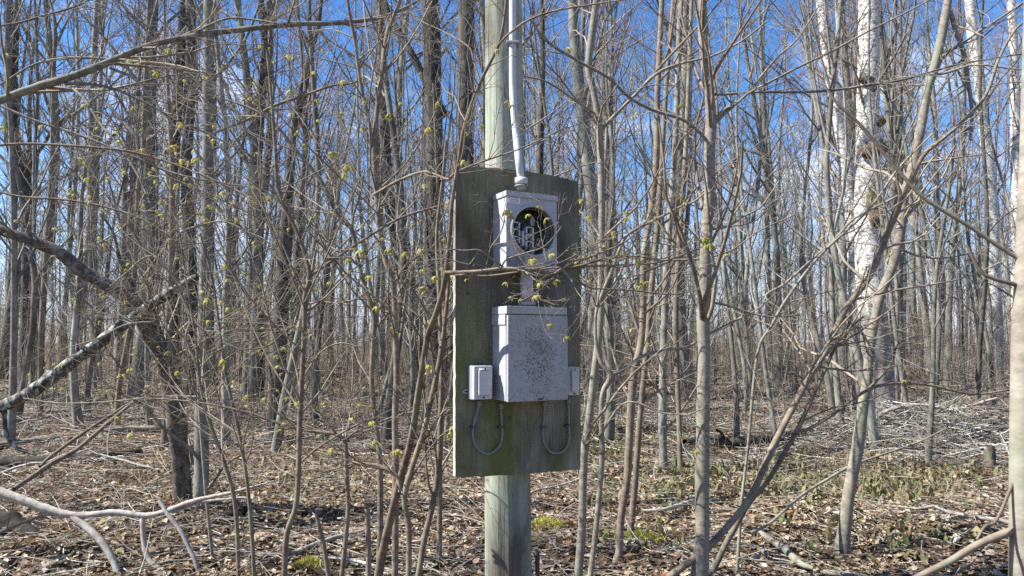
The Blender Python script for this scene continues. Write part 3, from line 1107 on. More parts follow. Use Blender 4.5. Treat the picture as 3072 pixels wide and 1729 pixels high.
def loop(label, pix, straps, off=0.010):
    root, pts = board_tube('conduit_loop', label, 'conduit', pix, 0, None, off, group='looped grey cables under the boxes')
    mob('cable', tube_me('cable', pts, 0.0041, 12, M['pvc'], 8), root)
    a0, z0 = bp(*pix[0], off)
    for i in (0, -1):
        p = pts[i]
        mob('gland', tube_me('gland', [(p[0], p[1], p[2] + 0.012), (p[0], p[1], p[2] - 0.008)], 0.0085, 12, M['pvc']), root)
    for (x, y) in straps:
        a, z = bp(x, y, off)
        a -= a0; z -= z0
        mob('strap', box_bm(a - 0.013, a + 0.013, -off - 0.0075, -0.0005, z - 0.004, z + 0.004, 0.0015, 'strap', M['black']), root)


loop('looped grey cable below the pale sunlit outlet box', [(1438, 1212), (1434, 1230), (1424, 1262), (1420, 1285), (1419, 1310), (1428, 1338), (1445, 1356), (1464, 1362), (1482, 1355), (1500, 1335), (1507, 1305), (1506, 1282), (1504, 1250), (1503, 1220)], [(1421, 1282), (1505, 1281)])
loop('looped grey cable hanging under the shaded outlet box', [(1634, 1214), (1633, 1240), (1630, 1282), (1629, 1308), (1636, 1336), (1652, 1356), (1670, 1360), (1690, 1354), (1703, 1335), (1708, 1310), (1707, 1280), (1706, 1240), (1706, 1205)], [(1631, 1282), (1705, 1277)])


def build_riser():
    off = 0.055
    pix = [(1567, 560), (1562, 528), (1556, 480), (1548, 400), (1541, 320), (1538, 250), (1538, 130), (1538, 0)]
    P = []
    for i, (x, y) in enumerate(pix):
        a, z = bp(x, y, off)
        P.append(BO + BA * a + BN * off + np.array([0, 0, z]))
    P = np.array(P)
    # the upper run lies against the pole's face
    for i in range(3, len(pix)):
        P[i] = W(pix[i][0], pix[i][1], 2.63 - 0.012 * max(0, 5 - i))
    base = P[0]
    up = P[-1] + (P[-1] - P[-2]) * 12
    P = np.vstack([P, P[-1] * 0.5 + up * 0.5, up])
    root = thing('service_conduit', 'grey plastic conduit running up the pole from the meter box', 'conduit', tuple(base))
    mob('pipe', tube_me('pipe', [tuple(p - base) for p in P], 0.0135, 18, M['pvc_light'], 8), root)
    # hub fittings where it enters the meter box
    a, z = bp(1564, 556, off)
    c = BO + BA * a + BN * off; c[2] = BZ0 + z
    c0 = c - base
    mob('hub', tube_me('hub', [tuple(c0 + np.array([0, 0, -0.016])), tuple(c0 + np.array([0, 0, 0.001]))], 0.019, 18, M['pvc']), root)
    mob('coupling', tube_me('coupling', [tuple(c0 + np.array([0, 0, 0.002])), tuple(c0 + np.array([0, 0, 0.026]))], 0.0235, 18, M['pvc_light']), root)
    mob('coupling', tube_me('coupling', [tuple(c0 + np.array([0, 0, -0.007])), tuple(c0 + np.array([0, 0, -0.001]))], 0.0245, 18, M['pvc']), root)
    p = W(1538, 130, 2.63) - base
    mob('strap', box_bm(p[0] - 0.024, p[0] + 0.024, p[1] - 0.017, p[1] + 0.04, p[2] - 0.005, p[2] + 0.005, 0.002, 'strap', M['cast']), root)


build_riser()


def build_nipple():
    off = 0.05
    root, pts = board_tube('pipe_nipple', 'short grey pipe joining the meter box to the breaker box', 'pipe', [(1581, 916), (1579, 808)], 0, None, off)
    mob('pipe', tube_me('pipe', pts, 0.0225, 20, M['pvc_light']), root)
    p = pts[0]
    mob('locknut', tube_me('locknut', [(p[0], p[1], p[2] - 0.002), (p[0], p[1], p[2] + 0.012)], 0.031, 14, M['cast']), root)
    mob('collar', tube_me('collar', [(p[0], p[1], p[2] + 0.014), (p[0], p[1], p[2] + 0.024)], 0.028, 14, M['pvc']), root)


build_nipple()

# black ribbed pipe end standing by the pole
def build_stub():
    p = W(1612, 1652, 2.9)
    base = (p[0], p[1], float(gz(p[0], p[1])) - 0.05)
    root = thing('ground_pipe', 'black ribbed pipe end standing beside the pole foot', 'pipe', base)
    H = p[2] - base[2]
    z = np.linspace(0, H, 60)
    r = 0.0085 + 0.0012 * (np.arange(60) % 2)
    V, F = tubes(np.stack([0 * z, 0 * z, z], -1)[None], r[None], 14)
    mob('pipe', mesh_np('pipe', V, F, M['black']), root)


build_stub()
# ------------------------------------------------------------------ trees, saplings and shrubs
def path(pts, Y, per=5, wob=0.0):
    """rows (x, y, width[, Y]) in photo pixels, foot first -> centre line and radii in metres"""
    n = len(pts)
    Ys = []
    for i, p in enumerate(pts):
        if len(p) > 3:
            Ys.append(p[3])
        elif isinstance(Y, tuple):
            Ys.append(Y[0] + (Y[1] - Y[0]) * i / max(1, n - 1))
        else:
            Ys.append(Y)
    rows = []
    for p, yy in zip(pts, Ys):
        q = W(p[0], p[1], yy)
        rows.append((*q, p[2] * 0.5 * yy / FPX))
    s = spline(rows, per)
    P, R = s[:, :3].copy(), np.maximum(s[:, 3], 0.0012)
    return P, R


def to_ground(P, R, flare=1.25):
    """carry a stem down to the floor"""
    g = gz(P[0, 0], P[0, 1])
    if P[0, 2] > g - 0.03:
        d = P[0] - P[2]
        d = d / np.linalg.norm(d)
        d[2] = min(d[2], -0.75)
        L = (P[0, 2] - g + 0.06) / -d[2]
        k = max(2, int(L / 0.12))
        t = np.linspace(1, 0, k, endpoint=False)[:, None]
        d[:2] *= 0.6
        ext = P[0] + d * L * t
        P = np.vstack([ext, P])
        R = np.concatenate([R[0] * (1 + (flare - 1) * t[:, 0]), R])
    return P, R


def extend(P, R, L, tip=0.25):
    """carry a stem on above the picture"""
    if L <= 0:
        return P, R
    d = P[-1] - P[-4]
    d = d / np.linalg.norm(d)
    k = max(4, int(L / 0.5))
    pts, rad = [], []
    p = P[-1].copy()
    for i in range(k):
        d = d + rng.normal(size=3) * 0.05
        d[2] += 0.05
        d = d / np.linalg.norm(d)
        p = p + d * L / k
        pts.append(p.copy()); rad.append(R[-1] * (1 + (tip - 1) * (i + 1) / k))
    return np.vstack([P, pts]), np.concatenate([R, rad])


def stem_mesh(name, P, R, S, mat, base, lump=0.04):
    r = R * (1 + lump * rng.normal(size=len(R)))
    V, F = tubes(P[None], r[None], S)
    if S >= 7:
        K = len(P)
        V3 = V.reshape(K, S, 3)
        c = P[:, None, :]
        V3 = c + (V3 - c) * (1 + rng.normal(size=(K, S, 1)) * lump * 0.6)
        V = V3.reshape(-1, 3)
    return mesh_np(name, V - base, F, mat)


def spring_leaf(k):
    """a drooping cluster of five young leaflets"""
    r = np.random.default_rng(300 + k)
    Vs, Fs, Cs = [], [], []
    nl = r.integers(5, 8)
    for i in range(nl):
        a = 2 * math.pi * i / nl + r.normal(0, 0.25)
        L = r.uniform(0.7, 1.15)
        droop = r.uniform(0.5, 1.25)
        t = np.linspace(0, 1, 4)
        w = np.array([0.05, 0.22, 0.21, 0.0]) * r.uniform(0.7, 1.1)
        out = L * np.sin(t * 1.2) * (1 - 0.25 * droop)
        z = 0.22 * np.sin(t * 3.0) - droop * 1.0 * L * t ** 1.8
        d = np.array([math.cos(a), math.sin(a)])
        mid = np.stack([d[0] * out, d[1] * out, z], -1)
        pr = np.array([-d[1], d[0], 0])
        fold = 0.6
        Lf = mid + pr * w[:, None] + np.array([0, 0, 1]) * (-fold * w)[:, None]
        Rt = mid - pr * w[:, None] + np.array([0, 0, 1]) * (-fold * w)[:, None]
        o = sum(len(v) for v in Vs)
        V = np.concatenate([mid, Lf, Rt])
        for q in range(3):
            Fs += [(o + q, o + q + 1, o + 4 + q + 1, o + 4 + q), (o + q + 1, o + q, o + 8 + q, o + 8 + q + 1)]
        Vs.append(V)
        c = np.array([(0.43, 0.40, 0.09), (0.36, 0.38, 0.07), (0.46, 0.38, 0.13), (0.33, 0.36, 0.06), (0.46, 0.34, 0.15)][(k + i * 3) % 5])
        Cs.append(np.tile(c * r.uniform(0.85, 1.15), (12, 1)))
    return mesh_np('leaf_cluster', np.concatenate(Vs), np.array(Fs), M['spring'], False, np.concatenate(Cs))


SPRING = [spring_leaf(k) for k in range(10)]
NLEAF = [0]


def put_leaves(tips, n, parent, base, size=(0.014, 0.040)):
    """young leaf clusters on twig ends that the photograph looks at"""
    if n <= 0 or len(tips) == 0:
        return
    x, y, f = project(tips)
    ok = np.where((x > -30) & (x < 3100) & (y > 120) & (y < 1700) & (f > 0.5))[0]
    rng.shuffle(ok)
    for i in ok[:max(1, int(n * 0.75))]:
        o = bpy.data.objects.new('leaf_cluster', SPRING[rng.integers(0, len(SPRING))])
        o.location = tips[i] - base
        o.rotation_euler = (rng.normal(0, 0.3), rng.normal(0, 0.3), rng.uniform(0, 6.28))
        s = rng.uniform(*size) * 0.85
        o.scale = (s, s, s)
        link(o, parent)
        NLEAF[0] += 1


def nearest_depth(P, x, y):
    px, py, f = project(P)
    i = np.argmin((px - x) ** 2 + (py - y) ** 2)
    return P[i, 1]


def tree(name, label, cat, mat, pts, Y, limbs=(), S=8, ext=0.0, crown=None, leaves=0, group=None, twig='twig', limb_mat=None,
         ground=True, lump=0.035, leaf_size=(0.014, 0.040), loose=False):
    """a traced stem with its limbs; crown = dict of random side growth"""
    P, R = path(pts, Y)
    if ground:
        P, R = to_ground(P, R)
    P, R = extend(P, R, ext)
    base = P[0].copy()
    if ground:
        base[2] = gz(base[0], base[1])
    root = thing(name, label, cat, tuple(base), group)
    mob('trunk', stem_mesh('trunk', P, R, S, M[mat], base, lump), root)
    parents = [(P, R)]
    for lb in limbs:
        Y0 = nearest_depth(P, lb[0][0], lb[0][1])
        dy = rng.normal(0, 0.06) * Y0 * 0.5
        LP, LR = path(lb, (Y0, Y0 + dy))
        mob('branch', stem_mesh('branch', LP, LR, 6, M[limb_mat or mat], base, lump), root)
        parents.append((LP, LR))
    if crown:
        parts, tips = [], []
        c = dict(n1=8, n2=4, n3=3, l1=(0.5, 1.2), t0=0.3, up=0.12, sides=4, rmin=0.0012, limb_n=6, flat=0.35, jit=0.15, rf=0.45)
        c.update(crown)
        for i, (A, B) in enumerate(parents):
            n1 = c['n1'] if i == 0 else c['limb_n']
            if n1 <= 0:
                continue
            l1 = c['l1'] if i == 0 else (c['l1'][0] * 0.6, c['l1'][1] * 0.6)
            Q1, r1 = kids(A[None], B[None], n1, t0=c['t0'] if i == 0 else 0.15, length=l1, absolute=True, up=c['up'], rf=c['rf'], rmin=c['rmin'] * 1.5, K=7, flat=c['flat'], jit=c['jit'])
            parts.append(tubes(Q1, r1, c['sides']))
            Q2, r2 = kids(Q1, r1, c['n2'], t0=0.2, length=(0.25, 0.6), up=c['up'] * 0.6, rmin=c['rmin'], flat=c['flat'] * 0.5, rf=0.6)
            parts.append(tubes(Q2, r2, 3 if c['sides'] < 4 else 4))
            tips += [Q1[:, -1], Q2[:, -1]]
            if c['n3']:
                Q3, r3 = kids(Q2, r2, c['n3'], t0=0.25, length=(0.3, 0.7), up=c['up'] * 0.4, rmin=c['rmin'] * 0.8, K=4, rf=0.7)
                parts.append(tubes(Q3, r3, 3))
                tips.append(Q3[:, -1])
        V, F = join(parts)
        cr = mob('crown', mesh_np('crown', V - base, F, M[twig]), root)
        put_leaves(np.concatenate(tips), leaves, cr, base, leaf_size)
    return root


BIG = dict(n1=14, n2=6, n3=5, l1=(1.2, 3.2), t0=0.35, up=0.25, sides=3, rmin=0.0035, limb_n=5, flat=0.0)
MID = dict(n1=12, n2=5, n3=4, l1=(0.8, 2.0), t0=0.15, up=0.16, sides=3, rmin=0.0022, limb_n=6, flat=0.3)
NEAR = dict(n1=12, n2=4, n3=3, l1=(0.35, 1.0), t0=0.25, up=0.10, sides=4, rmin=0.0011, limb_n=6, flat=0.5)

# --- big and middling trees, left to right
tree('forked_tree', 'rough dark tree at the far left edge, forking high up', 'tree', 'bark_dark',
     [(72, 1130, 36), (78, 950, 30), (81, 800, 32), (80, 600, 38), (60, 500, 42), (32, 400, 38), (35, 240, 36), (36, 110, 38), (55, 0, 18)], 27,
     limbs=[[(34, 130, 24), (30, 60, 20), (28, 0, 18), (24, -120, 14)], [(70, 540, 18), (105, 470, 14), (140, 420, 10), (180, 330, 7)]], ext=6, crown=BIG)
tree('slender_tree', 'thin straight tree just right of the forked far left tree', 'tree', 'bark_grey',
     [(96, 1180, 14), (98, 1000, 13), (101, 800, 12), (103, 600, 11), (104, 450, 11), (112, 300, 10), (110, 150, 9), (104, 0, 8)], 20, ext=5, crown=MID)
tree('slender_tree', 'brown tree with a clean lower trunk near the far left', 'tree', 'bark_tan',
     [(120, 1243, 18), (122, 1130, 18), (125, 1000, 18), (136, 800, 17), (150, 600, 15), (155, 500, 14), (160, 250, 12), (165, 80, 11), (150, 0, 6)], 14.5,
     limbs=[[(166, 85, 8), (190, 40, 6), (215, 0, 5), (240, -60, 4)], [(124, 900, 8), (150, 800, 6), (165, 700, 5), (170, 600, 4)]], ext=3, crown=MID)
tree('leaning_tree', 'slender tree with a kinked pale lower stem behind the dark leaning trunk', 'tree', 'bark_tan',
     [(352, 1275, 18), (357, 1165, 17), (380, 1040, 17), (396, 940, 16), (404, 800, 16), (410, 700, 15), (414, 570, 15), (428, 470, 14), (436, 250, 14), (441, 150, 13), (447, 0, 12)], 12.5, ext=4, crown=MID)
tree('twin_tree', 'rough dark grey tree, nearer of a close pair', 'tree', 'bark_dark',
     [(575, 1230, 44), (573, 1000, 39), (572, 800, 36), (562, 600, 33), (560, 500, 32), (568, 300, 32), (572, 120, 29), (573, 0, 28)], 18, ext=8, crown=BIG, S=10)
tree('twin_tree', 'rough dark grey tree, slightly leaning one of a close pair', 'tree', 'bark_dark',
     [(525, 1210, 36), (522, 950, 32), (520, 700, 30), (522, 500, 31), (532, 300, 32), (544, 120, 25), (549, 0, 23)], 19, ext=8, crown=BIG, S=10)
tree('slender_tree', 'brown stem with its foot showing left of the dark leaning trunk', 'tree', 'bark_tan',
     [(496, 1322, 27), (498, 1250, 25), (500, 1100, 22), (508, 900, 20), (515, 700, 18), (516, 500, 16), (505, 300, 12), (495, 100, 9)], 10.6, ext=2, crown=MID)
tree('smooth_tree', 'smooth grey-green trunk standing right of the twin dark trees', 'tree', 'bark_grey',
     [(600, 1545, 50), (601, 1510, 44), (605, 1400, 42), (605, 1150, 40), (612, 1000, 38), (618, 800, 36), (622, 600, 33), (623, 400, 31), (625, 200, 32), (627, 0, 32)], 6.4,
     limbs=[[(617, 275, 16), (575, 230, 12), (520, 205, 11), (440, 190, 10), (350, 180, 9), (260, 174, 8), (190, 176, 8), (100, 195, 6), (0, 255, 5)],
            [(625, 250, 12), (660, 220, 10), (700, 170, 9), (740, 110, 8), (775, 20, 7), (785, -40, 6)],
            [(622, 540, 9), (660, 500, 7), (700, 430, 6), (760, 360, 5), (800, 230, 4)]],
     S=16, ext=3, crown=dict(MID, n1=10, l1=(0.6, 1.4), rmin=0.0016), leaves=14)
tree('bent_tree', 'dark rough trunk bent far over to the side with lichen patches', 'tree', 'bark_bent',
     [(548, 1505, 54), (545, 1420, 50), (533, 1300, 52), (518, 1180, 50), (500, 1110, 47), (470, 1040, 45), (440, 985, 46), (394, 900, 44), (330, 860, 40), (250, 815, 40), (180, 760, 36), (100, 725, 34), (0, 690, 30), (-120, 640, 26), (-300, 560, 18)], (6.7, 5.6),
     limbs=[[(440, 990, 22), (420, 930, 16), (385, 830, 13), (360, 780, 11), (340, 700, 8), (300, 640, 6)],
            [(505, 1120, 14), (495, 1040, 12), (470, 960, 11), (450, 900, 10), (445, 830, 9), (470, 770, 8), (480, 700, 7), (460, 560, 6)]],
     S=16, lump=0.07, crown=dict(MID, n1=14, l1=(0.4, 1.2), t0=0.3, rmin=0.0014), leaves=46)
tree('dead_snag_tree', 'pale upper trunk with black lower trunk, left of the shorter dark trunk', 'tree', 'bark_dark',
     [(770, 1190, 46), (770, 1100, 43), (770, 1000, 40), (770, 850, 38), (768, 700, 40), (765, 560, 40), (772, 400, 36), (785, 280, 31), (795, 180, 24), (790, 60, 18)], 19, ext=4, crown=BIG, S=10)
tree('broken_tree', 'dark trunk leaning slightly beside the pale-topped trunk', 'tree', 'bark_dark',
     [(824, 1300, 54), (829, 1200, 51), (833, 1100, 50), (838, 1000, 49), (846, 880, 46), (858, 700, 40), (864, 600, 34), (872, 480, 26), (890, 330, 20), (920, 200, 16), (950, 100, 13), (965, 0, 11)], 11.2,
     limbs=[[(880, 420, 13), (905, 320, 10), (925, 230, 9), (935, 120, 7), (960, 20, 6)]], ext=2, crown=dict(MID, rmin=0.003), S=12)
tree('leaning_tree', 'dark trunk curving away behind the shrub stems left of the pole', 'tree', 'bark_dark',
     [(1262, 1195, 50), (1250, 1100, 47), (1236, 1000, 45), (1215, 860, 40), (1192, 740, 37), (1168, 610, 35), (1158, 480, 34), (1152, 300, 31), (1143, 150, 28), (1139, 0, 26)], 18, ext=7, crown=BIG, S=10)
tree('rough_tree', 'broad rough grey trunk behind the tangle left of the pole', 'tree', 'bark_dark',
     [(1312, 1210, 70), (1308, 1000, 62), (1302, 800, 59), (1300, 600, 58), (1300, 350, 56), (1296, 150, 54), (1292, 0, 52)], 16.5,
     limbs=[[(1332, 345, 30), (1300, 290, 28), (1262, 215, 25), (1228, 150, 24), (1195, 95, 22), (1165, 40, 20), (1140, -20, 18)]],
     ext=8, crown=dict(BIG, t0=0.2, n1=20), S=12, twig='twig')
tree('tangled_tree', 'dark trunk smothered in small twigs right behind the pole', 'tree', 'bark_dark',
     [(1366, 1240, 84), (1376, 1150, 66), (1384, 1000, 60), (1390, 700, 57), (1392, 500, 56), (1396, 250, 52), (1400, 0, 50)], 14.5,
     ext=8, crown=dict(MID, n1=60, n2=6, n3=4, l1=(0.4, 1.3), t0=0.25, rmin=0.003, flat=0.1), S=12)
# trees seen right of the pole
tree('slender_tree', 'dark slim trunk rising just right of the conduit behind the board', 'tree', 'bark_dark',
     [(1612, 1150, 26), (1616, 900, 24), (1618, 700, 22), (1620, 517, 21), (1624, 331, 19), (1628, 186, 18), (1625, 0, 16)], 21, ext=7, crown=BIG)
tree('slender_tree', 'thin whitish trunk against blue sky above the board corner', 'tree', 'bark_far',
     [(1728, 1130, 20), (1732, 900, 18), (1736, 700, 17), (1738, 517, 16), (1740, 290, 14), (1748, 120, 13), (1752, 0, 12)], 24, ext=8, crown=BIG, twig='twig_grey')
tree('slender_tree', 'thin pale trunk midway between two bowed saplings above the board', 'tree', 'bark_far',
     [(1826, 1120, 16), (1830, 800, 15), (1831, 580, 14), (1835, 290, 12), (1836, 100, 11), (1828, 0, 9)], 25, ext=7, crown=BIG, twig='twig_grey')
tree('slender_tree', 'rough grey trunk with bare foot, darker of two behind the smooth sapling', 'tree', 'bark_grey',
     [(1993, 1412, 28), (1990, 1380, 26), (1988, 1295, 24), (1988, 1150, 23), (1994, 942, 20), (2001, 777, 19), (2014, 600, 19), (2026, 430, 18), (2033, 250, 18), (2038, 100, 17), (2043, 0, 15)], 8.3, ext=5, crown=MID, S=10)
tree('slender_tree', 'tan trunk with orange-brown foot behind the smooth sapling', 'tree', 'bark_tan',
     [(2043, 1432, 20), (2041, 1400, 17), (2037, 1253, 16), (2032, 1129, 17), (2027, 942, 18), (2038, 735, 17), (2050, 570, 16), (2059, 414, 15), (2067, 207, 14), (2075, 0, 13)], 8.0, ext=5, crown=MID, S=8)
tree('slender_tree', 'straight whitish trunk alone on the leaf floor left of the birches', 'tree', 'bark_far',
     [(2314, 1112, 24), (2307, 1060, 20), (2305, 950, 19), (2302, 800, 18), (2300, 650, 17), (2296, 450, 15), (2288, 250, 12), (2280, 60, 10)], 29, ext=6, crown=BIG, twig='twig_grey')
BIRCH = tree('birch_tree', 'largest white birch with dark furrowed foot and moss', 'tree', 'birch',
     [(2644, 1236, 108), (2640, 1190, 88), (2634, 1120, 82), (2627, 1025, 82), (2614, 901, 80), (2607, 777, 78), (2604, 653, 76), (2602, 560, 74), (2603, 460, 70), (2603, 372, 66), (2605, 248, 63), (2607, 124, 62), (2608, 0, 61)], 14.5, ext=9, crown=BIG, S=22, lump=0.025)
tree('birch_tree', 'leaning slimmer white birch beside the largest birch', 'tree', 'birch',
     [(2582, 1205, 56), (2577, 1130, 46), (2571, 1025, 44), (2570, 901, 46), (2567, 777, 46), (2556, 653, 46), (2548, 580, 45), (2539, 497, 44), (2516, 372, 42), (2495, 248, 39), (2479, 124, 36), (2462, 0, 33)], 15.2, ext=8, crown=BIG, S=16, lump=0.025)
tree('slender_tree', 'brown trunk seen between the two white birches', 'tree', 'bark_tan',
     [(2585, 1150, 20), (2578, 800, 18), (2566, 560, 18), (2553, 372, 18), (2540, 207, 17), (2530, 80, 16), (2524, 0, 15)], 20, ext=6, crown=BIG)
tree('birch_tree', 'pale birch behind the forked sapling near the right edge', 'tree', 'birch',
     [(2990, 1120, 40), (2985, 900, 36), (2980, 700, 33), (2971, 538, 31), (2955, 414, 31), (2943, 290, 31), (2933, 207, 32), (2921, 124, 32), (2909, 0, 29)], 21, ext=8, crown=BIG, S=12)
tree('birch_tree', 'thin white birch at the upper right corner', 'tree', 'birch',
     [(3052, 1115, 32), (3050, 800, 30), (3048, 560, 28), (3046, 372, 27), (3044, 248, 26), (3040, 124, 25), (3033, 0, 24)], 23, ext=8, crown=BIG, S=12)


def moss_patch(root, px, py, sx, sy, Yd, mat, name):
    """a lumpy growth on the near side of a trunk"""
    c = W(px, py, Yd)
    n, k = 14, 9
    V, F = [], []
    for i in range(k):
        th = math.pi * i / (k - 1)
        for j in range(n):
            a = 2 * math.pi * j / n
            r = 1 + rng.normal(0, 0.13)
            V.append((sx * math.sin(th) * math.cos(a) * r, 0.11 * math.sin(th) * math.sin(a) * r, sy * math.cos(th) * r))
    for i in range(k - 1):
        for j in range(n):
            F.append((i * n + j, i * n + (j + 1) % n, (i + 1) * n + (j + 1) % n, (i + 1) * n + j))
    V = np.array(V) + c - np.array(root.location)
    mob(name, mesh_np(name, V, np.array(F), M[mat]), root)


M['moss'] = bark('bark_moss', (0.05, 0.05, 0.012), (0.24, 0.21, 0.045), (0.10, 0.08, 0.04), 40, (1, 1, 1), 0.6, 1.0, 0.2, 0.02)
M['burl'] = bark('rough_burl', (0.03, 0.02, 0.012), (0.20, 0.14, 0.08), (0.10, 0.07, 0.04), 40, (1, 1, 1), 0.6, 1.0, 0.2, 0.02)
moss_patch(BIRCH, 2621, 600, 0.15, 0.26, 14.24, 'moss', 'moss')
moss_patch(BIRCH, 2628, 650, 0.13, 0.22, 14.24, 'burl', 'burl')
moss_patch(BIRCH, 2608, 455, 0.23, 0.13, 14.24, 'burl', 'burl')
moss_patch(BIRCH, 2640, 365, 0.10, 0.10, 14.32, 'burl', 'burl')
moss_patch(BIRCH, 2598, 240, 0.16, 0.07, 14.29, 'burl', 'burl')
# --- saplings and shrub stems close to the board
NR = dict(NEAR)
tree('smooth_sapling', 'smooth pale tan sapling with faint rings, tallest right of the board', 'sapling', 'bark_pale',
     [(2098, 1729, 50), (2107, 1605, 42), (2106, 1460, 41), (2108, 1336, 40), (2110, 1170, 37), (2113, 1067, 36), (2109, 984, 36), (2113, 901, 38), (2116, 818, 36), (2119, 715, 34), (2130, 570, 32), (2129, 455, 33), (2133, 372, 33), (2129, 290, 30), (2117, 207, 27), (2108, 103, 28), (2106, 0, 26)], 4.35,
     limbs=[[(2146, 358, 14), (2175, 328, 10), (2204, 315, 9), (2245, 281, 8), (2299, 252, 8), (2400, 200, 7), (2500, 152, 7), (2600, 97, 6), (2700, 47, 5), (2790, 0, 4)],
            [(2133, 385, 11), (2171, 345, 10), (2245, 277, 9), (2299, 211, 8), (2340, 165, 7), (2390, 120, 6), (2450, 30, 5)],
            [(2128, 442, 12), (2110, 410, 10), (2050, 360, 10), (1959, 331, 10), (1885, 290, 10), (1823, 232, 9), (1732, 182, 9), (1645, 128, 8), (1590, 60, 6)],
            [(2112, 905, 10), (2160, 912, 7), (2210, 925, 6), (2300, 950, 5), (2400, 945, 4)],
            [(2112, 1010, 9), (2150, 990, 7), (2200, 965, 6), (2260, 935, 5), (2330, 880, 4)],
            [(2122, 690, 9), (2180, 680, 8), (2230, 650, 7), (2279, 624, 6), (2320, 570, 5), (2370, 490, 4)]],
     S=22, ext=1.6, lump=0.018, crown=dict(NR, n1=14, t0=0.35, l1=(0.5, 1.4), up=0.2, n2=4, limb_n=6), leaves=8)
tree('crooked_sapling', 'crooked smooth sapling hugging the board edge, kinked at mid height', 'sapling', 'bark_pale',
     [(1736, 1715, 25), (1746, 1584, 24), (1748, 1502, 24), (1750, 1419, 23), (1755, 1336, 23), (1768, 1253, 24), (1781, 1140, 22), (1799, 984, 22), (1803, 860, 21), (1805, 735, 20), (1805, 580, 20), (1800, 414, 22), (1794, 352, 21), (1780, 272, 20), (1765, 207, 21), (1773, 124, 22), (1790, 0, 22)], 4.45,
     limbs=[[(1806, 388, 12), (1850, 340, 10), (1897, 294, 10), (1968, 223, 10), (2046, 190, 8), (2133, 170, 7), (2224, 124, 6), (2299, 66, 5)],
            [(1897, 294, 8), (1945, 240, 8), (1997, 182, 7), (2060, 115, 7), (2121, 50, 6), (2170, -5, 5)],
            [(1798, 350, 7), (1732, 306, 7), (1645, 248, 6), (1570, 228, 5)]],
     S=18, ext=1.4, lump=0.022, crown=dict(NR, n1=12, l1=(0.4, 1.2), up=0.15, limb_n=6), leaves=8)
tree('bowed_sapling', 'bow-shaped thin sapling with a dark knot beside the board', 'sapling', 'bark_pale',
     [(1771, 1729, 17), (1786, 1605, 17), (1796, 1502, 16), (1806, 1377, 16), (1804, 1253, 15), (1808, 1180, 15), (1832, 1128, 17), (1803, 1087, 13), (1788, 1025, 11), (1788, 942, 10), (1807, 880, 10), (1840, 802, 10), (1856, 755, 9), (1886, 702, 9), (1972, 657, 8), (2035, 624, 7), (2097, 595, 6), (2160, 520, 5)], 4.4,
     limbs=[[(1832, 1126, 13), (1869, 1110, 11), (1931, 1067, 10), (1993, 1052, 9), (2068, 1038, 8), (2109, 1009, 7), (2180, 980, 6), (2250, 930, 5)],
            [(1806, 1300, 8), (1850, 1230, 7), (1885, 1207, 6), (1930, 1215, 6), (1980, 1238, 5), (2060, 1243, 5), (2110, 1225, 4)]],
     S=14, crown=dict(NR, n1=12, t0=0.5), leaves=20)
tree('slim_sapling', 'greyish sapling with a visible foot between the board and smooth sapling', 'sapling', 'bark_tan',
     [(1854, 1672, 25), (1858, 1650, 22), (1864, 1543, 22), (1881, 1440, 23), (1887, 1336, 23), (1899, 1140, 24), (1921, 1040, 21), (1929, 942, 20), (1931, 777, 19), (1944, 694, 19), (1958, 590, 20), (1968, 500, 20), (1971, 400, 19), (1972, 290, 18), (1980, 124, 17), (1986, 0, 16)], 4.95,
     limbs=[[(1925, 1020, 10), (1905, 960, 9), (1890, 915, 8), (1878, 900, 7)], [(1975, 220, 8), (2005, 150, 8), (2020, 60, 7), (2030, -10, 6)],
            [(1935, 775, 8), (1985, 781, 6), (2060, 779, 6), (2126, 773, 6), (2200, 748, 5), (2283, 690, 4), (2386, 644, 4)]],
     S=16, ext=1.5, lump=0.022, crown=dict(NR, n1=10), leaves=10)
tree('slim_sapling', 'thin stem running close behind the greyish sapling', 'sapling', 'bark_tan',
     [(1893, 1580, 20), (1906, 1440, 19), (1920, 1250, 18), (1940, 1050, 18), (1955, 860, 18), (1975, 650, 17), (1990, 400, 15), (2005, 180, 14), (2020, 0, 12)], 5.7, S=12, ext=1.5, crown=dict(NR, n1=8))
tree('forked_sapling', 'smooth leaning sapling in front of the birches, forked at the top', 'sapling', 'bark_pale',
     [(2528, 1632, 44), (2530, 1610, 39), (2537, 1560, 36), (2545, 1490, 34), (2558, 1419, 34), (2574, 1336, 34), (2587, 1232, 32), (2601, 1150, 29), (2608, 1060, 27), (2622, 970, 27), (2644, 880, 27), (2678, 798, 27), (2702, 694, 27), (2711, 600, 27), (2722, 560, 28), (2740, 497, 28), (2756, 414, 27), (2769, 352, 26), (2782, 269, 26), (2802, 207, 26), (2822, 124, 26), (2839, 30, 24), (2850, -40, 20)], 5.3,
     limbs=[[(2838, 40, 14), (2852, 40, 14), (2868, 95, 14), (2893, 166, 13), (2905, 248, 12), (2916, 340, 11), (2910, 420, 8)],
            [(2760, 415, 9), (2810, 203, 9), (2913, 112, 9), (3000, 55, 8), (3075, 5, 7)],
            [(2672, 815, 8), (2660, 790, 8), (2690, 750, 7), (2760, 770, 6), (2830, 775, 5), (2920, 760, 4)]],
     S=20, ext=1.0, lump=0.02, crown=dict(NR, n1=14, l1=(0.5, 1.4), n2=4, limb_n=6), leaves=0)
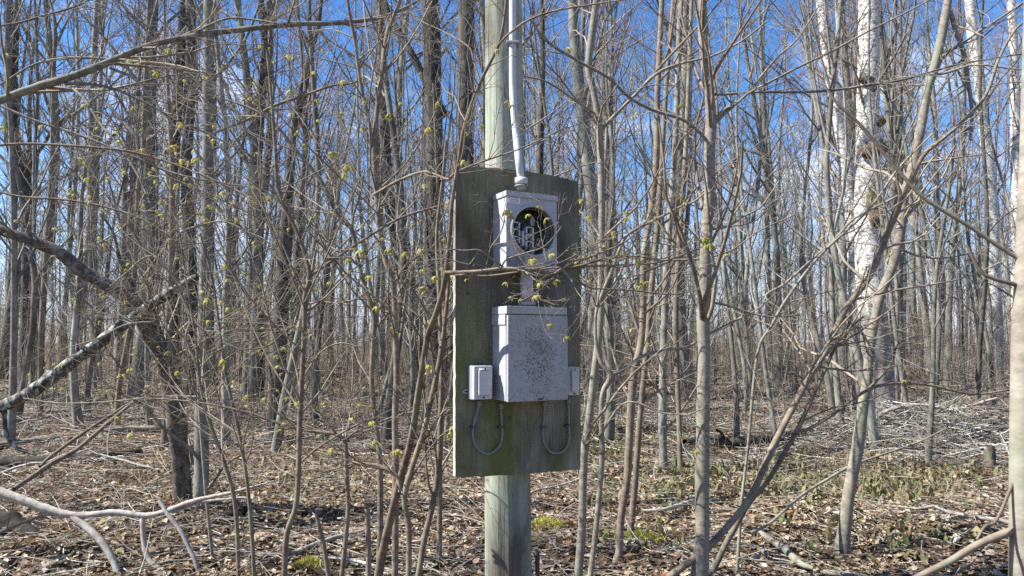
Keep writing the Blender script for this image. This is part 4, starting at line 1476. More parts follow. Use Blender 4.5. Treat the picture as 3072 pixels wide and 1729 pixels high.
tree('leaning_sapling', 'long dark stem leaning up to the right across the birches', 'sapling', 'bark_tan',
     [(2010, 1729, 22), (2070, 1685, 21), (2121, 1646, 21), (2204, 1555, 20), (2257, 1481, 20), (2305, 1370, 20), (2363, 1253, 19), (2429, 1129, 19), (2458, 1087, 18), (2491, 1025, 18), (2529, 942, 18), (2562, 893, 19), (2603, 839, 19), (2632, 777, 20), (2657, 711, 20), (2690, 640, 15), (2715, 575, 13), (2769, 468, 13), (2831, 414, 12), (2893, 360, 11), (2955, 290, 10), (2996, 178, 9), (3042, 95, 8), (3080, 60, 7)], (4.3, 5.0),
     limbs=[[(2657, 700, 15), (2680, 650, 14), (2700, 590, 13), (2690, 540, 8), (2694, 500, 6), (2711, 426, 6), (2752, 323, 6), (2711, 257, 6), (2702, 207, 6), (2678, 157, 6), (2673, 83, 5), (2686, 0, 5)],
            [(2529, 945, 9), (2575, 985, 8), (2605, 1030, 7), (2620, 1060, 6)],
            [(2491, 1020, 7), (2530, 1000, 7), (2590, 950, 5)]],
     S=14, crown=dict(NR, n1=14, l1=(0.4, 1.2), t0=0.3, limb_n=6), leaves=4)
tree('leaning_sapling', 'thinner stem running alongside the long dark leaning stem', 'sapling', 'bark_tan',
     [(2130, 1740, 18), (2162, 1663, 17), (2204, 1584, 17), (2250, 1505, 16), (2305, 1440, 15), (2355, 1357, 14), (2392, 1290, 13), (2417, 1237, 12), (2467, 1129, 11), (2504, 1046, 10), (2537, 1005, 9), (2562, 914, 8), (2600, 800, 6)], 4.6,
     limbs=[[(2392, 1292, 11), (2425, 1288, 10), (2504, 1240, 10), (2562, 1195, 10), (2624, 1162, 10), (2698, 1150, 9), (2789, 1156, 9), (2872, 1175, 8), (2934, 1183, 8), (3034, 1168, 7), (3100, 1150, 6)]],
     S=12, crown=dict(NR, n1=6, l1=(0.3, 0.8)), leaves=2)
tree('whip_sapling', 'thin pale whip crossing in front of the slim birch from lower left', 'sapling', 'bark_pale',
     [(2225, 1500, 9), (2245, 1330, 9), (2272, 1063, 9), (2313, 980, 9), (2363, 893, 9), (2458, 769, 8), (2587, 649, 8), (2632, 595, 7), (2700, 500, 6), (2800, 400, 5)], 4.7,
     limbs=[[(2340, 930, 7), (2297, 889, 7), (2355, 851, 8), (2438, 777, 8), (2504, 719, 8), (2562, 657, 8), (2665, 603, 7), (2727, 570, 6)]],
     S=9, crown=dict(NR, n1=14, l1=(0.4, 1.1)), leaves=3)
tree('edge_sapling', 'very close cream sapling trunk cut by the right edge of the view', 'sapling', 'bark_pale',
     [(3072, 1900, 76, 0.98), (3072, 1700, 75, 0.98), (3073, 1400, 76, 0.98), (3078, 1050, 76, 0.98), (3092, 700, 74, 0.98), (3104, 350, 72, 0.98), (3112, 0, 70, 0.98)], 0.98,
     limbs=[[(3056, 772, 15), (3042, 768, 13), (2984, 731, 12), (2918, 686, 12), (2843, 640, 12), (2769, 592, 11), (2702, 521, 11), (2644, 451, 11), (2578, 372, 10), (2508, 306, 9), (2475, 257, 6)],
            [(3052, 856, 14), (2976, 835, 12), (2943, 814, 11), (2918, 773, 10), (2901, 736, 8)],
            [(3042, 1590, 24), (2934, 1634, 21), (2851, 1684, 20), (2760, 1729, 19), (2700, 1762, 16)],
            [(3043, 1440, 10), (2990, 1560, 9), (2955, 1580, 8), (2930, 1620, 7)]],
     S=24, ext=1.0, lump=0.012, limb_mat='bark_tan')

# the shrub between camera and pole whose branch crosses the board
tree('leafy_shrub', 'brown leafing shrub whose branch crosses between the two grey boxes', 'shrub', 'bark_tan',
     [(1135, 1729, 25, 3.15), (1155, 1626, 25, 3.08), (1180, 1522, 24, 3.0), (1201, 1440, 23, 2.95), (1234, 1315, 21, 2.85), (1263, 1129, 19, 2.72), (1283, 1010, 18, 2.65), (1308, 942, 18, 2.55), (1330, 870, 17, 2.48), (1338, 818, 16, 2.42), (1350, 694, 13, 2.4), (1356, 611, 12, 2.38), (1375, 490, 12, 2.35), (1396, 372, 12, 2.32), (1441, 248, 11, 2.3), (1495, 137, 10, 2.28), (1512, 60, 9, 2.26), (1522, -30, 8, 2.25)], 2.5,
     limbs=[[(1338, 818, 13), (1347, 818, 12, 2.37), (1429, 815, 11, 2.33), (1515, 806, 11, 2.32), (1568, 813, 11, 2.32), (1621, 826, 10, 2.33), (1661, 823, 9, 2.34), (1687, 806, 8, 2.35), (1760, 775, 7, 2.38), (1860, 735, 6, 2.42), (1920, 690, 4, 2.45)],
            [(1340, 822, 7), (1400, 826, 7, 2.35), (1462, 828, 6, 2.34), (1545, 818, 6, 2.33), (1640, 806, 6, 2.33), (1740, 800, 6, 2.36), (1857, 796, 6, 2.4), (1990, 785, 5, 2.45), (2110, 740, 4, 2.5)],
            [(1515, 806, 6, 2.32), (1500, 795, 7, 2.32), (1472, 775, 6, 2.31), (1436, 751, 5, 2.3), (1390, 752, 5, 2.3), (1330, 745, 4, 2.32)],
            [(1436, 752, 4, 2.3), (1412, 790, 4, 2.3), (1396, 792, 4, 2.3), (1330, 774, 4, 2.3)],
            [(1505, 800, 5, 2.31), (1522, 778, 5, 2.3), (1575, 760, 5, 2.28), (1628, 743, 5, 2.27), (1661, 712, 4, 2.27), (1686, 679, 4, 2.27)],
            [(1460, 795, 4, 2.31), (1472, 745, 4, 2.3), (1493, 715, 4, 2.29), (1503, 695, 4, 2.29), (1515, 660, 3, 2.29)],
            [(1684, 811, 6, 2.35), (1644, 847, 6, 2.32), (1611, 877, 5, 2.3), (1580, 895, 5, 2.29), (1562, 904, 4, 2.29)],
            [(1687, 810, 8, 2.35), (1711, 838, 8, 2.34), (1724, 862, 6, 2.33), (1732, 884, 6, 2.33), (1715, 890, 4, 2.33), (1697, 895, 3, 2.33)],
            [(1711, 836, 7, 2.34), (1740, 848, 6, 2.36), (1774, 864, 6, 2.38), (1815, 868, 5, 2.4), (1900, 872, 5, 2.44), (2014, 884, 4, 2.5), (2100, 868, 3, 2.55)],
            [(1688, 806, 6, 2.35), (1740, 798, 6, 2.35), (1800, 780, 5, 2.37), (1870, 770, 5, 2.4), (1930, 772, 4, 2.42), (1990, 776, 4, 2.45), (2060, 740, 3, 2.48), (2110, 715, 3, 2.5)],
            [(1690, 806, 6, 2.35), (1730, 780, 5, 2.36), (1761, 756, 4, 2.37), (1800, 742, 4, 2.4), (1850, 700, 3, 2.42)],
            [(1687, 806, 5, 2.35), (1760, 792, 5, 2.36), (1840, 772, 4, 2.4), (1900, 745, 3, 2.42)],
            [(1660, 822, 5, 2.34), (1720, 806, 5, 2.36), (1800, 798, 4, 2.4), (1880, 800, 4, 2.42), (1960, 770, 3, 2.45)],
            [(1568, 812, 5, 2.32), (1640, 800, 5, 2.32), (1700, 780, 5, 2.35), (1770, 740, 4, 2.38), (1830, 715, 3, 2.4)],
            [(1540, 806, 4, 2.32), (1600, 796, 4, 2.31), (1655, 786, 4, 2.32), (1690, 760, 3, 2.33), (1715, 735, 3, 2.33)],
            [(1600, 822, 5, 2.33), (1610, 840, 4, 2.32), (1615, 855, 4, 2.32), (1632, 858, 3, 2.32)],
            [(1495, 137, 8, 2.28), (1520, 108, 7, 2.26), (1583, 62, 7, 2.25), (1665, 33, 6, 2.25), (1790, 12, 5, 2.25), (1900, -5, 4, 2.25)],
            [(1441, 248, 6, 2.3), (1420, 180, 5, 2.32), (1405, 140, 5, 2.33), (1330, 95, 4, 2.4), (1240, 55, 4, 2.45)]],
     S=14, lump=0.03, crown=dict(NR, n1=8, n2=3, n3=2, l1=(0.15, 0.45), t0=0.62, limb_n=4, rmin=0.0008, flat=0.3), leaves=70, leaf_size=(0.012, 0.029))
tree('arching_bough', 'thin sunlit branch arching over the foot of the conduit above the board', 'branch', 'bark_tan',
     [(1122, 584, 10, 2.75), (1197, 542, 9, 2.65), (1263, 517, 9, 2.55), (1300, 522, 8, 2.5), (1342, 538, 8, 2.45), (1362, 523, 8, 2.42), (1396, 505, 7, 2.4), (1474, 476, 6, 2.38), (1549, 451, 5, 2.36), (1624, 418, 5, 2.35), (1700, 380, 4, 2.35)], 2.4,
     ground=False, S=8, crown=dict(NR, n1=14, n2=3, n3=2, l1=(0.15, 0.5), rmin=0.0008, t0=0.1), leaves=12, leaf_size=(0.015, 0.025))
tree('stem_shrub', 'tall brown stem, straightest of the clump left of the board', 'shrub', 'bark_tan',
     [(1185, 1729, 20), (1187, 1419, 20), (1185, 1253, 19), (1190, 1140, 19), (1186, 984, 18), (1180, 860, 17), (1163, 798, 17), (1139, 694, 16), (1130, 580, 16), (1122, 455, 16), (1129, 352, 15), (1147, 207, 14), (1164, 91, 13), (1195, 20, 11), (1210, -40, 10)], 3.9,
     limbs=[[(1118, 455, 11), (1108, 372, 12), (1081, 248, 12), (1065, 124, 12), (1050, 50, 11), (1040, -20, 10)],
            [(1180, 860, 8), (1200, 820, 7), (1225, 790, 7), (1290, 745, 6), (1345, 690, 4)]],
     S=14, ext=0.8, crown=dict(NR, n1=20, l1=(0.5, 1.5), up=0.08, jit=0.10, flat=0.6), leaves=34)
tree('stem_shrub', 'curved brown stem crossing in front of the straight shrub stem', 'shrub', 'bark_tan',
     [(1137, 1729, 18), (1141, 1543, 17), (1139, 1377, 16), (1125, 1253, 15), (1115, 1140, 15), (1120, 1025, 15), (1122, 951, 15), (1097, 868, 14), (1072, 777, 13), (1056, 690, 13), (1010, 640, 12), (982, 580, 11), (953, 530, 11), (874, 435, 10), (824, 372, 9), (760, 330, 8), (680, 300, 6)], 4.1,
     limbs=[[(1122, 951, 9), (1150, 910, 8), (1190, 850, 8), (1205, 815, 6)], [(1056, 690, 7), (1062, 640, 6), (1080, 590, 6), (1095, 500, 5)]],
     S=12, crown=dict(NR, n1=20, l1=(0.5, 1.4), up=0.08, jit=0.10, flat=0.6), leaves=40)
tree('stem_shrub', 'brown stem slanting up beside the lower left corner of the board', 'shrub', 'bark_tan',
     [(1226, 1729, 17), (1226, 1584, 17), (1213, 1493, 17), (1238, 1398, 17), (1271, 1294, 16), (1309, 1129, 15), (1325, 1040, 14), (1335, 960, 12), (1345, 850, 10), (1340, 740, 8)], 2.78,
     limbs=[[(1201, 1475, 14), (1190, 1430, 13), (1140, 1400, 12), (1085, 1392, 11), (1048, 1388, 10)],
            [(1250, 1360, 6), (1330, 1235, 6), (1374, 1229, 5), (1420, 1220, 4), (1500, 1232, 3), (1512, 1222, 3)]],
     S=12, crown=dict(NR, n1=8, l1=(0.2, 0.6)), leaves=16)
tree('stem_shrub', 'stem with mossy green foot nearest the pole on its shaded side', 'shrub', 'bark_tan',
     [(1255, 1729, 18), (1276, 1605, 17), (1296, 1522, 17), (1313, 1419, 16), (1321, 1274, 15), (1325, 1129, 14), (1322, 1000, 13), (1316, 850, 12), (1310, 700, 10), (1325, 560, 8), (1338, 420, 6)], 2.95, S=12, crown=dict(NR, n1=12, l1=(0.3, 0.8)), leaves=24)
tree('stem_shrub', 'stem whose foot shows on the leaves close to the pole', 'shrub', 'bark_tan',
     [(1318, 1642, 17), (1319, 1560, 16), (1320, 1419, 15), (1326, 1250, 14), (1332, 1050, 13), (1330, 850, 12), (1318, 650, 10), (1308, 450, 8), (1300, 250, 6)], 5.1, S=10, crown=dict(NR, n1=10, l1=(0.3, 0.9)), leaves=10)
tree('arching_shrub', 'slender stem arching over to the far side above the cut stubs', 'shrub', 'bark_tan',
     [(1025, 1729, 14), (1036, 1626, 14), (1044, 1522, 13), (1040, 1419, 13), (1036, 1330, 12), (1010, 1305, 11), (960, 1297, 10), (907, 1290, 9), (820, 1265, 8), (750, 1240, 7), (640, 1215, 6), (520, 1200, 5), (430, 1195, 4)], 4.2,
     limbs=[[(1036, 1330, 7), (1060, 1300, 7), (1130, 1270, 6), (1200, 1245, 6), (1270, 1232, 5), (1380, 1228, 4), (1460, 1235, 3), (1500, 1245, 3)]], S=10, crown=dict(NR, n1=16, l1=(0.2, 0.7), t0=0.35), leaves=40)
tree('forked_shrub', 'brown shrub stem forking widely, left of the straight shrub clump', 'shrub', 'bark_tan',
     [(853, 1729, 17), (860, 1605, 17), (887, 1522, 16), (895, 1419, 16), (899, 1274, 16), (905, 1150, 15), (913, 984, 14), (915, 890, 14), (928, 835, 14), (919, 777, 12), (890, 694, 11), (857, 632, 10), (832, 560, 10), (826, 455, 9), (820, 372, 9), (812, 269, 8), (800, 150, 6)], 3.7,
     limbs=[[(928, 832, 10), (960, 808, 9), (1000, 780, 9), (1090, 720, 8), (1200, 655, 8), (1330, 615, 7), (1395, 592, 5), (1430, 575, 4)],
            [(912, 985, 6), (880, 980, 5), (850, 1000, 5), (800, 1040, 5), (720, 1050, 4)],
            [(918, 915, 7), (960, 905, 6), (1010, 910, 6), (1060, 900, 5), (1110, 870, 4)],
            [(905, 1140, 6), (960, 1060, 5), (1020, 1030, 5), (1090, 1045, 4)],
            [(899, 1390, 7), (960, 1340, 7), (1060, 1280, 6), (1140, 1250, 5)]],
     S=14, crown=dict(NR, n1=20, l1=(0.5, 1.5), up=0.1, jit=0.10, flat=0.6), leaves=60)
tree('whip_sapling', 'thin leaning whip with its mate left of the forked shrub', 'sapling', 'bark_tan',
     [(762, 1729, 12), (757, 1626, 12), (745, 1481, 11), (728, 1357, 10), (712, 1274, 10), (679, 1129, 9), (660, 1000, 8), (640, 850, 7), (600, 700, 5)], 4.4, S=8, crown=dict(NR, n1=20, l1=(0.6, 1.8), t0=0.35, up=0.06, jit=0.10, flat=0.6), leaves=30)
tree('whip_sapling', 'thin leaning whip that meets the smooth grey-green trunk', 'sapling', 'bark_tan',
     [(716, 1729, 13), (710, 1564, 13), (695, 1460, 12), (662, 1357, 11), (629, 1266, 11), (600, 1150, 9), (585, 1000, 8), (560, 850, 6), (540, 700, 5)], 4.6, S=8, crown=dict(NR, n1=20, l1=(0.6, 1.8), t0=0.35, up=0.06, jit=0.10, flat=0.6), leaves=30)
tree('low_shrub', 'leafing low shrub with pale curved twigs around the lichen branch', 'shrub', 'bark_pale',
     [(640, 1700, 10), (620, 1500, 10), (600, 1250, 10), (592, 1108, 10), (559, 1017, 9), (570, 960, 8), (540, 880, 8), (520, 820, 7), (530, 760, 6), (535, 690, 5)], 4.9,
     limbs=[[(534, 865, 8), (579, 955, 8), (637, 1009, 8), (704, 1042, 7), (766, 1063, 6), (850, 1050, 4)],
            [(560, 1010, 6), (470, 975, 6), (451, 967, 6), (373, 976, 5), (290, 1017, 4), (180, 1050, 3)],
            [(540, 850, 6), (455, 769, 6), (381, 818, 6), (330, 860, 4)],
            [(530, 760, 6), (538, 702, 6), (600, 678, 7), (670, 665, 6), (745, 698, 6), (799, 723, 5), (860, 790, 4)],
            [(592, 1108, 6), (680, 1035, 6), (760, 1020, 5), (860, 985, 4)],
            [(598, 1190, 6), (480, 1190, 5), (330, 1205, 5), (180, 1210, 4), (70, 1195, 3)]],
     S=9, crown=dict(NR, n1=20, l1=(0.4, 1.4), jit=0.12, flat=0.6), leaves=95)
tree('bent_sapling', 'smooth grey sapling bent in a long arch across the upper left sky', 'sapling', 'bark_grey',
     [(-500, 800, 34), (-300, 460, 30), (-120, 350, 26), (0, 302, 24), (100, 265, 24), (200, 235, 23), (300, 198, 22), (400, 155, 20), (480, 128, 19), (600, 105, 18), (750, 86, 17), (900, 72, 16), (1000, 70, 15), (1100, 60, 13), (1180, 40, 10), (1280, -10, 8)], 4.8,
     limbs=[[(195, 252, 10), (270, 253, 9), (350, 270, 9), (440, 310, 8), (530, 362, 7), (620, 400, 6), (720, 450, 5), (800, 490, 4)],
            [(330, 205, 9), (400, 235, 9), (450, 290, 8), (500, 350, 8), (560, 420, 7), (640, 520, 6), (700, 600, 4)],
            [(215, 262, 9), (255, 300, 9), (300, 370, 8), (350, 430, 7), (410, 520, 6), (450, 610, 5)],
            [(560, 115, 9), (620, 80, 8), (690, 55, 7), (780, 62, 6), (850, 75, 5)],
            [(640, 100, 7), (690, 200, 7), (760, 300, 6), (830, 380, 5)]],
     S=14, crown=dict(NR, n1=22, t0=0.35, l1=(0.4, 1.2)), leaves=40)
tree('bough', 'long thin bough sagging level across the left under the arched sapling', 'branch', 'bark_tan',
     [(-80, 450, 8), (0, 436, 8), (100, 432, 8), (250, 440, 8), (370, 452, 8), (450, 470, 7), (540, 500, 7), (640, 540, 6), (740, 590, 5)], 4.3, ground=False, S=7,
     crown=dict(NR, n1=18, t0=0.1, l1=(0.3, 0.8)), leaves=26)
tree('bough', 'thin bough dropping diagonally behind the arched sapling on the left', 'branch', 'bark_grey',
     [(-60, 290, 7), (100, 360, 8), (250, 410, 8), (400, 470, 7), (520, 520, 7), (640, 545, 6), (740, 560, 5)], 5.2, ground=False, S=7,
     crown=dict(NR, n1=16, t0=0.1, l1=(0.3, 0.9)), leaves=20)

tree('bough', 'dark thin bough rising across the gap between the two dark upper trunks', 'branch', 'bark_tan',
     [(640, 400, 8), (750, 356, 10), (833, 314, 10), (915, 286, 9), (998, 257, 8), (1048, 252, 6), (1100, 235, 4)], 5.0, ground=False, S=7, crown=dict(NR, n1=12, t0=0.1, l1=(0.3, 0.9)), leaves=14)
tree('bough', 'thin bough crossing the top left corner of the sky', 'branch', 'bark_grey',
     [(-60, 90, 7), (0, 78, 7), (60, 68, 7), (140, 45, 7), (220, 22, 6), (290, -10, 5)], 4.6, ground=False, S=7, crown=dict(NR, n1=12, t0=0.1, l1=(0.3, 0.9)), leaves=4)
tree('bough', 'thin bough curling down from the top left above the arched sapling', 'branch', 'bark_grey',
     [(340, -30, 7), (352, 0, 7), (393, 41, 7), (447, 83, 7), (476, 118, 6), (520, 190, 5), (545, 280, 4)], 4.9, ground=False, S=7, crown=dict(NR, n1=12, t0=0.1, l1=(0.3, 1.0)), leaves=8)
tree('bough', 'thin bough drooping over the bent dark trunk from the left edge', 'branch', 'bark_tan',
     [(-60, 560, 7), (60, 590, 7), (200, 600, 7), (330, 625, 7), (430, 660, 6), (520, 720, 5), (560, 780, 4)], 4.4, ground=False, S=7, crown=dict(NR, n1=14, t0=0.1, l1=(0.3, 0.9)), leaves=18)
tree('bough', 'thin bough reaching level in front of the white birches', 'branch', 'bark_grey',
     [(2125, 285, 7), (2180, 283, 7), (2272, 277, 7), (2375, 277, 8), (2479, 273, 8), (2603, 257, 8), (2707, 240, 7), (2810, 211, 7), (2893, 190, 6), (3071, 161, 5)], 4.5, ground=False, S=7, crown=dict(NR, n1=14, t0=0.1, l1=(0.3, 0.9)), leaves=0)

# cut stubs
for lab, pts, Yd in (('thicker upright cut stub at the foot of the shrub clump', [(1106, 1760, 17), (1105, 1640, 17), (1102, 1526, 16)], 4.3),
                     ('slanting cut stub left of the upright stub', [(990, 1760, 13), (970, 1630, 13), (947, 1539, 10)], 4.3)):
    tree('cut_stub', lab, 'stub', 'bark_tan', pts, Yd, S=10, group='cut stubs in the shrub clump')


# --- fallen wood
def fallen(name, label, cat, mat, pts, Y, limbs=(), S=10, crown=None, lump=0.06):
    t = tree(name, label, cat, mat, pts, Y, limbs=limbs, S=S, ground=False, lump=lump, crown=crown)
    for c in t.children:
        if c.name.startswith('trunk'):
            c.name = 'stem'
    return t


def gpts(pts, lift=0.0):
    """pixel rows whose depth follows the floor"""
    return [(x, y, w, gY(y + w * 0.5)) for x, y, w in pts]


fallen('fallen_branch', 'black and white lichened dead branch leaning on the twin trees', 'branch', 'lichen_branch',
       [(0, 1222, 34), (40, 1205, 36), (100, 1172, 36), (170, 1122, 36), (240, 1070, 35), (330, 1005, 34), (430, 930, 30), (500, 885, 29), (550, 855, 27), (592, 832, 24)], 6.0,
       limbs=[[(12, 1225, 16), (14, 1270, 15), (20, 1310, 14), (52, 1345, 12), (110, 1365, 9)], [(235, 1075, 12), (232, 1050, 9), (232, 1025, 7)]], S=14, lump=0.08)
fallen('fallen_branch', 'smooth pale fallen branch sprawling on legs at the lower left', 'branch', 'stick',
       [(-60, 1450, 26), (0, 1477, 26), (60, 1498, 26), (124, 1522, 25), (199, 1543, 21), (269, 1545, 18), (343, 1537, 17), (435, 1547, 16), (497, 1535, 16), (579, 1504, 15), (683, 1481, 11), (733, 1468, 9), (800, 1450, 6), (840, 1438, 4)], 4.75,
       limbs=[[(219, 1550, 22), (269, 1590, 22), (314, 1638, 21), (348, 1704, 19), (360, 1760, 17)],
              [(428, 1550, 16), (430, 1617, 16), (443, 1671, 16), (476, 1708, 16), (530, 1732, 15), (580, 1745, 12)],
              [(480, 1505, 13), (505, 1545, 13), (540, 1590, 13), (565, 1640, 13), (588, 1690, 13), (600, 1745, 12)],
              [(517, 1539, 8), (600, 1508, 8), (680, 1498, 7), (724, 1494, 6), (770, 1500, 4)]], S=14, lump=0.05)
fallen('fallen_pole', 'long bare fallen sapling propped diagonally in the left undergrowth', 'branch', 'bark_tan',
       [(41, 1468, 15), (100, 1428, 15), (157, 1390, 15), (232, 1348, 14), (310, 1282, 13), (360, 1240, 11), (414, 1195, 9)], (6.0, 7.2), S=8)
fallen('fallen_pole', 'thin fallen stem lying alongside the diagonal fallen sapling', 'branch', 'bark_tan',
       [(120, 1400, 9), (153, 1369, 10), (257, 1295, 10), (330, 1248, 9), (393, 1208, 8), (470, 1160, 5)], (6.4, 7.4), S=8)
fallen('fallen_log', 'long brown log lying level behind the fallen saplings', 'log', 'bark_tan', gpts([(-40, 1345, 24), (60, 1330, 24), (137, 1322, 24), (248, 1306, 22), (373, 1290, 20), (476, 1286, 18), (560, 1284, 14)]), 11, S=12)
fallen('fallen_log', 'dark log with painted shadow lying left of the bent trunk foot', 'log', 'log_dark_shaded', gpts([(-20, 1386, 34), (120, 1388, 36), (260, 1378, 32), (360, 1366, 26), (420, 1356, 20)]), 9, S=12)
fallen('fallen_log', 'rotting log painted dark with shade at the lower left corner', 'log', 'log_dark_shaded', gpts([(-80, 1560, 80), (0, 1575, 76), (60, 1590, 60), (110, 1612, 40), (135, 1630, 20)]), 6, S=14, lump=0.12)
fallen('fallen_log', 'short dark log at the foot of the smooth grey trunk', 'log', 'log_dark_shaded', gpts([(560, 1605, 30), (610, 1585, 32), (660, 1560, 34), (705, 1545, 30), (730, 1535, 20)]), 6, S=12, lump=0.1)
fallen('fallen_log', 'dark log across the floor behind the smooth pale sapling', 'log', 'log_dark_shaded', gpts([(2055, 1330, 24), (2110, 1322, 28), (2180, 1326, 34), (2260, 1326, 34), (2330, 1314, 30), (2400, 1300, 24), (2478, 1292, 16)]), 11, S=12,
       limbs=[[(2170, 1322, 12), (2165, 1300, 10), (2150, 1290, 8)], [(2210, 1325, 8), (2225, 1350, 7), (2240, 1375, 5)]])
fallen('fallen_log', 'dark log lying level left of the board behind the shrubs', 'log', 'log_dark', gpts([(1000, 1370, 18), (1090, 1352, 18), (1180, 1345, 20), (1260, 1336, 22), (1320, 1328, 20), (1350, 1322, 16)]), 10, S=10)
fallen('fallen_log', 'grey log with bark gone lying below the forked shrub', 'log', 'stick', gpts([(775, 1690, 14), (874, 1664, 16), (957, 1630, 16), (1020, 1610, 15), (1090, 1594, 12)]), 5, S=10)
fallen('fallen_stick', 'pale stick on the leaves below the grey log', 'branch', 'stick', gpts([(930, 1671, 8), (1040, 1678, 9), (1122, 1697, 9), (1180, 1712, 6)]), 5, S=8)
fallen('fallen_log', 'pale rotted log pointing to the camera on the lower right', 'log', 'bark_pale', gpts([(2280, 1597, 14), (2320, 1626, 20), (2355, 1650, 22), (2400, 1690, 20), (2440, 1706, 12)]), 5, S=12, lump=0.1)
fallen('fallen_log', 'buried pale log end at the bottom right of the leaf floor', 'log', 'bark_pale', gpts([(2440, 1712, 10), (2500, 1720, 16), (2560, 1730, 14), (2620, 1746, 10)]), 4.8, S=12, lump=0.1)
fallen('fallen_branch', 'grey stick lying level beside the smooth pale sapling', 'branch', 'stick', gpts([(1925, 1534, 10), (1985, 1530, 11), (2030, 1518, 11), (2070, 1505, 10), (2110, 1495, 8)]), 6, S=8)
fallen('fallen_branch', 'dark branch lying between the board and smooth pale sapling', 'branch', 'log_dark', gpts([(1770, 1200, 14), (1820, 1236, 15), (1870, 1262, 14), (1930, 1280, 12), (1990, 1300, 9), (2040, 1312, 6)]), 12, S=8)
fallen('fallen_stick', 'thin pale stick leaning up from the floor toward the right edge', 'branch', 'bark_pale',
       [(2250, 1600, 9), (2310, 1570, 9), (2400, 1490, 9), (2480, 1440, 9), (2560, 1395, 8), (2660, 1360, 7), (2760, 1325, 6), (2840, 1285, 4)], (5.0, 5.8), S=8, crown=dict(NR, n1=8, l1=(0.2, 0.6), t0=0.4))
# brush pile branches
BP = 11.0
for lab, pts in (('arched lichened branch on top of the brush pile', [(2590, 1300, 8), (2620, 1261, 11), (2669, 1230, 12), (2727, 1220, 12), (2789, 1239, 12), (2851, 1272, 12), (2934, 1318, 11), (2990, 1345, 9)]),
                 ('branch rising to the right on the brush pile', [(2785, 1245, 9), (2840, 1232, 10), (2885, 1226, 10), (2943, 1208, 9), (2990, 1195, 6)]),
                 ('short crooked branch standing on the brush pile', [(2889, 1226, 10), (2909, 1261, 10), (2926, 1299, 10), (2930, 1325, 8)]),
                 ('straight branch sloping down through the brush pile', [(2690, 1235, 6), (2710, 1262, 8), (2760, 1300, 8), (2830, 1335, 8), (2900, 1365, 7)]),
                 ('dark branch lying low across the brush pile', [(2870, 1290, 12), (2930, 1280, 12), (3000, 1262, 12), (3060, 1240, 11)]),
                 ('pale branch at the lower edge of the brush pile', [(2640, 1310, 8), (2700, 1325, 10), (2780, 1345, 10), (2900, 1352, 10), (3000, 1330, 8)])):
    fallen('brush_branch', lab, 'branch', 'stick' if 'dark' not in lab else 'log_dark', pts, BP, S=8, crown=dict(NR, n1=10, n2=5, n3=3, l1=(0.4, 1.4), t0=0.05, up=-0.02, rmin=0.003, flat=0.3))


def build_brush():
    """heap of dead twigs round the larger branches"""
    n, K = 900, 5
    c = W(2800, 1330, 10.8)
    cx = rng.normal(c[0], 0.95, n); cy = rng.normal(11.0, 0.75, n)
    top = 0.62 * np.exp(-((cx - c[0]) / 1.3) ** 2 - ((cy - 11.0) / 1.0) ** 2)
    cz = rng.random(n) * top + 0.03
    a = rng.uniform(0, 6.28, n); el = rng.normal(0, 0.28, n)
    L = 0.25 + 1.5 * rng.random(n) ** 2
    t = np.linspace(-0.5, 0.5, K)
    d = np.stack([np.cos(a) * np.cos(el), np.sin(a) * np.cos(el), np.sin(el)], -1)
    P = np.stack([cx, cy, cz], -1)[:, None, :] + d[:, None, :] * (L[:, None] * t)[:, :, None] + rng.normal(0, 0.02, (n, K, 3)) * L[:, None, None]
    P[:, :, 2] = np.maximum(P[:, :, 2], gz(P[:, :, 0], P[:, :, 1]) + 0.01)
    R = (0.003 + 0.010 * rng.random((n, 1)) ** 2) * np.linspace(1, 0.5, K)[None]
    V, F = tubes(P, R, 4)
    pal = np.array([(0.30, 0.29, 0.26), (0.42, 0.40, 0.36), (0.17, 0.145, 0.12), (0.07, 0.06, 0.052), (0.34, 0.37, 0.32)])
    col = np.repeat(pal[rng.integers(0, 5, n)] * rng.uniform(0.8, 1.15, (n, 1)), K * 4, axis=0)
    o = mob('brush_heap', mesh_np('brush_heap', V, F, M['sticks'], True, col))
    tag(o, 'heap of tangled dead twigs right of the white birches', None, None, 'stuff')


build_brush()

# loose dead branches lying about
DEAD = [(150, 1290, 1.4, 0.2), (330, 1420, 1.6, 2.7), (90, 1440, 1.3, 0.5), (420, 1330, 1.7, 0.1), (250, 1650, 1.2, 2.9), (60, 1690, 1.0, 0.2), (700, 1330, 1.5, 0.3), (860, 1400, 1.4, 2.8), (960, 1250, 2.0, 0.15),
        (1150, 1230, 2.2, 3.0), (1080, 1300, 1.8, 0.2), (700, 1250, 2.2, 2.9), (1650, 1500, 1.0, 0.4), (2250, 1230, 2.2, 0.1), (2150, 1190, 2.6, 3.0), (2450, 1340, 1.6, 2.8), (2650, 1540, 1.1, 0.3), (2850, 1600, 1.0, 2.7), (1900, 1240, 2.0, 0.2), (330, 1180, 2.4, 0.1)]
NTH = ['first', 'second', 'third', 'fourth', 'fifth', 'sixth', 'seventh', 'eighth', 'ninth', 'tenth', 'eleventh', 'twelfth', 'thirteenth']
SIDE = {'left of': 0, 'right of': 0}
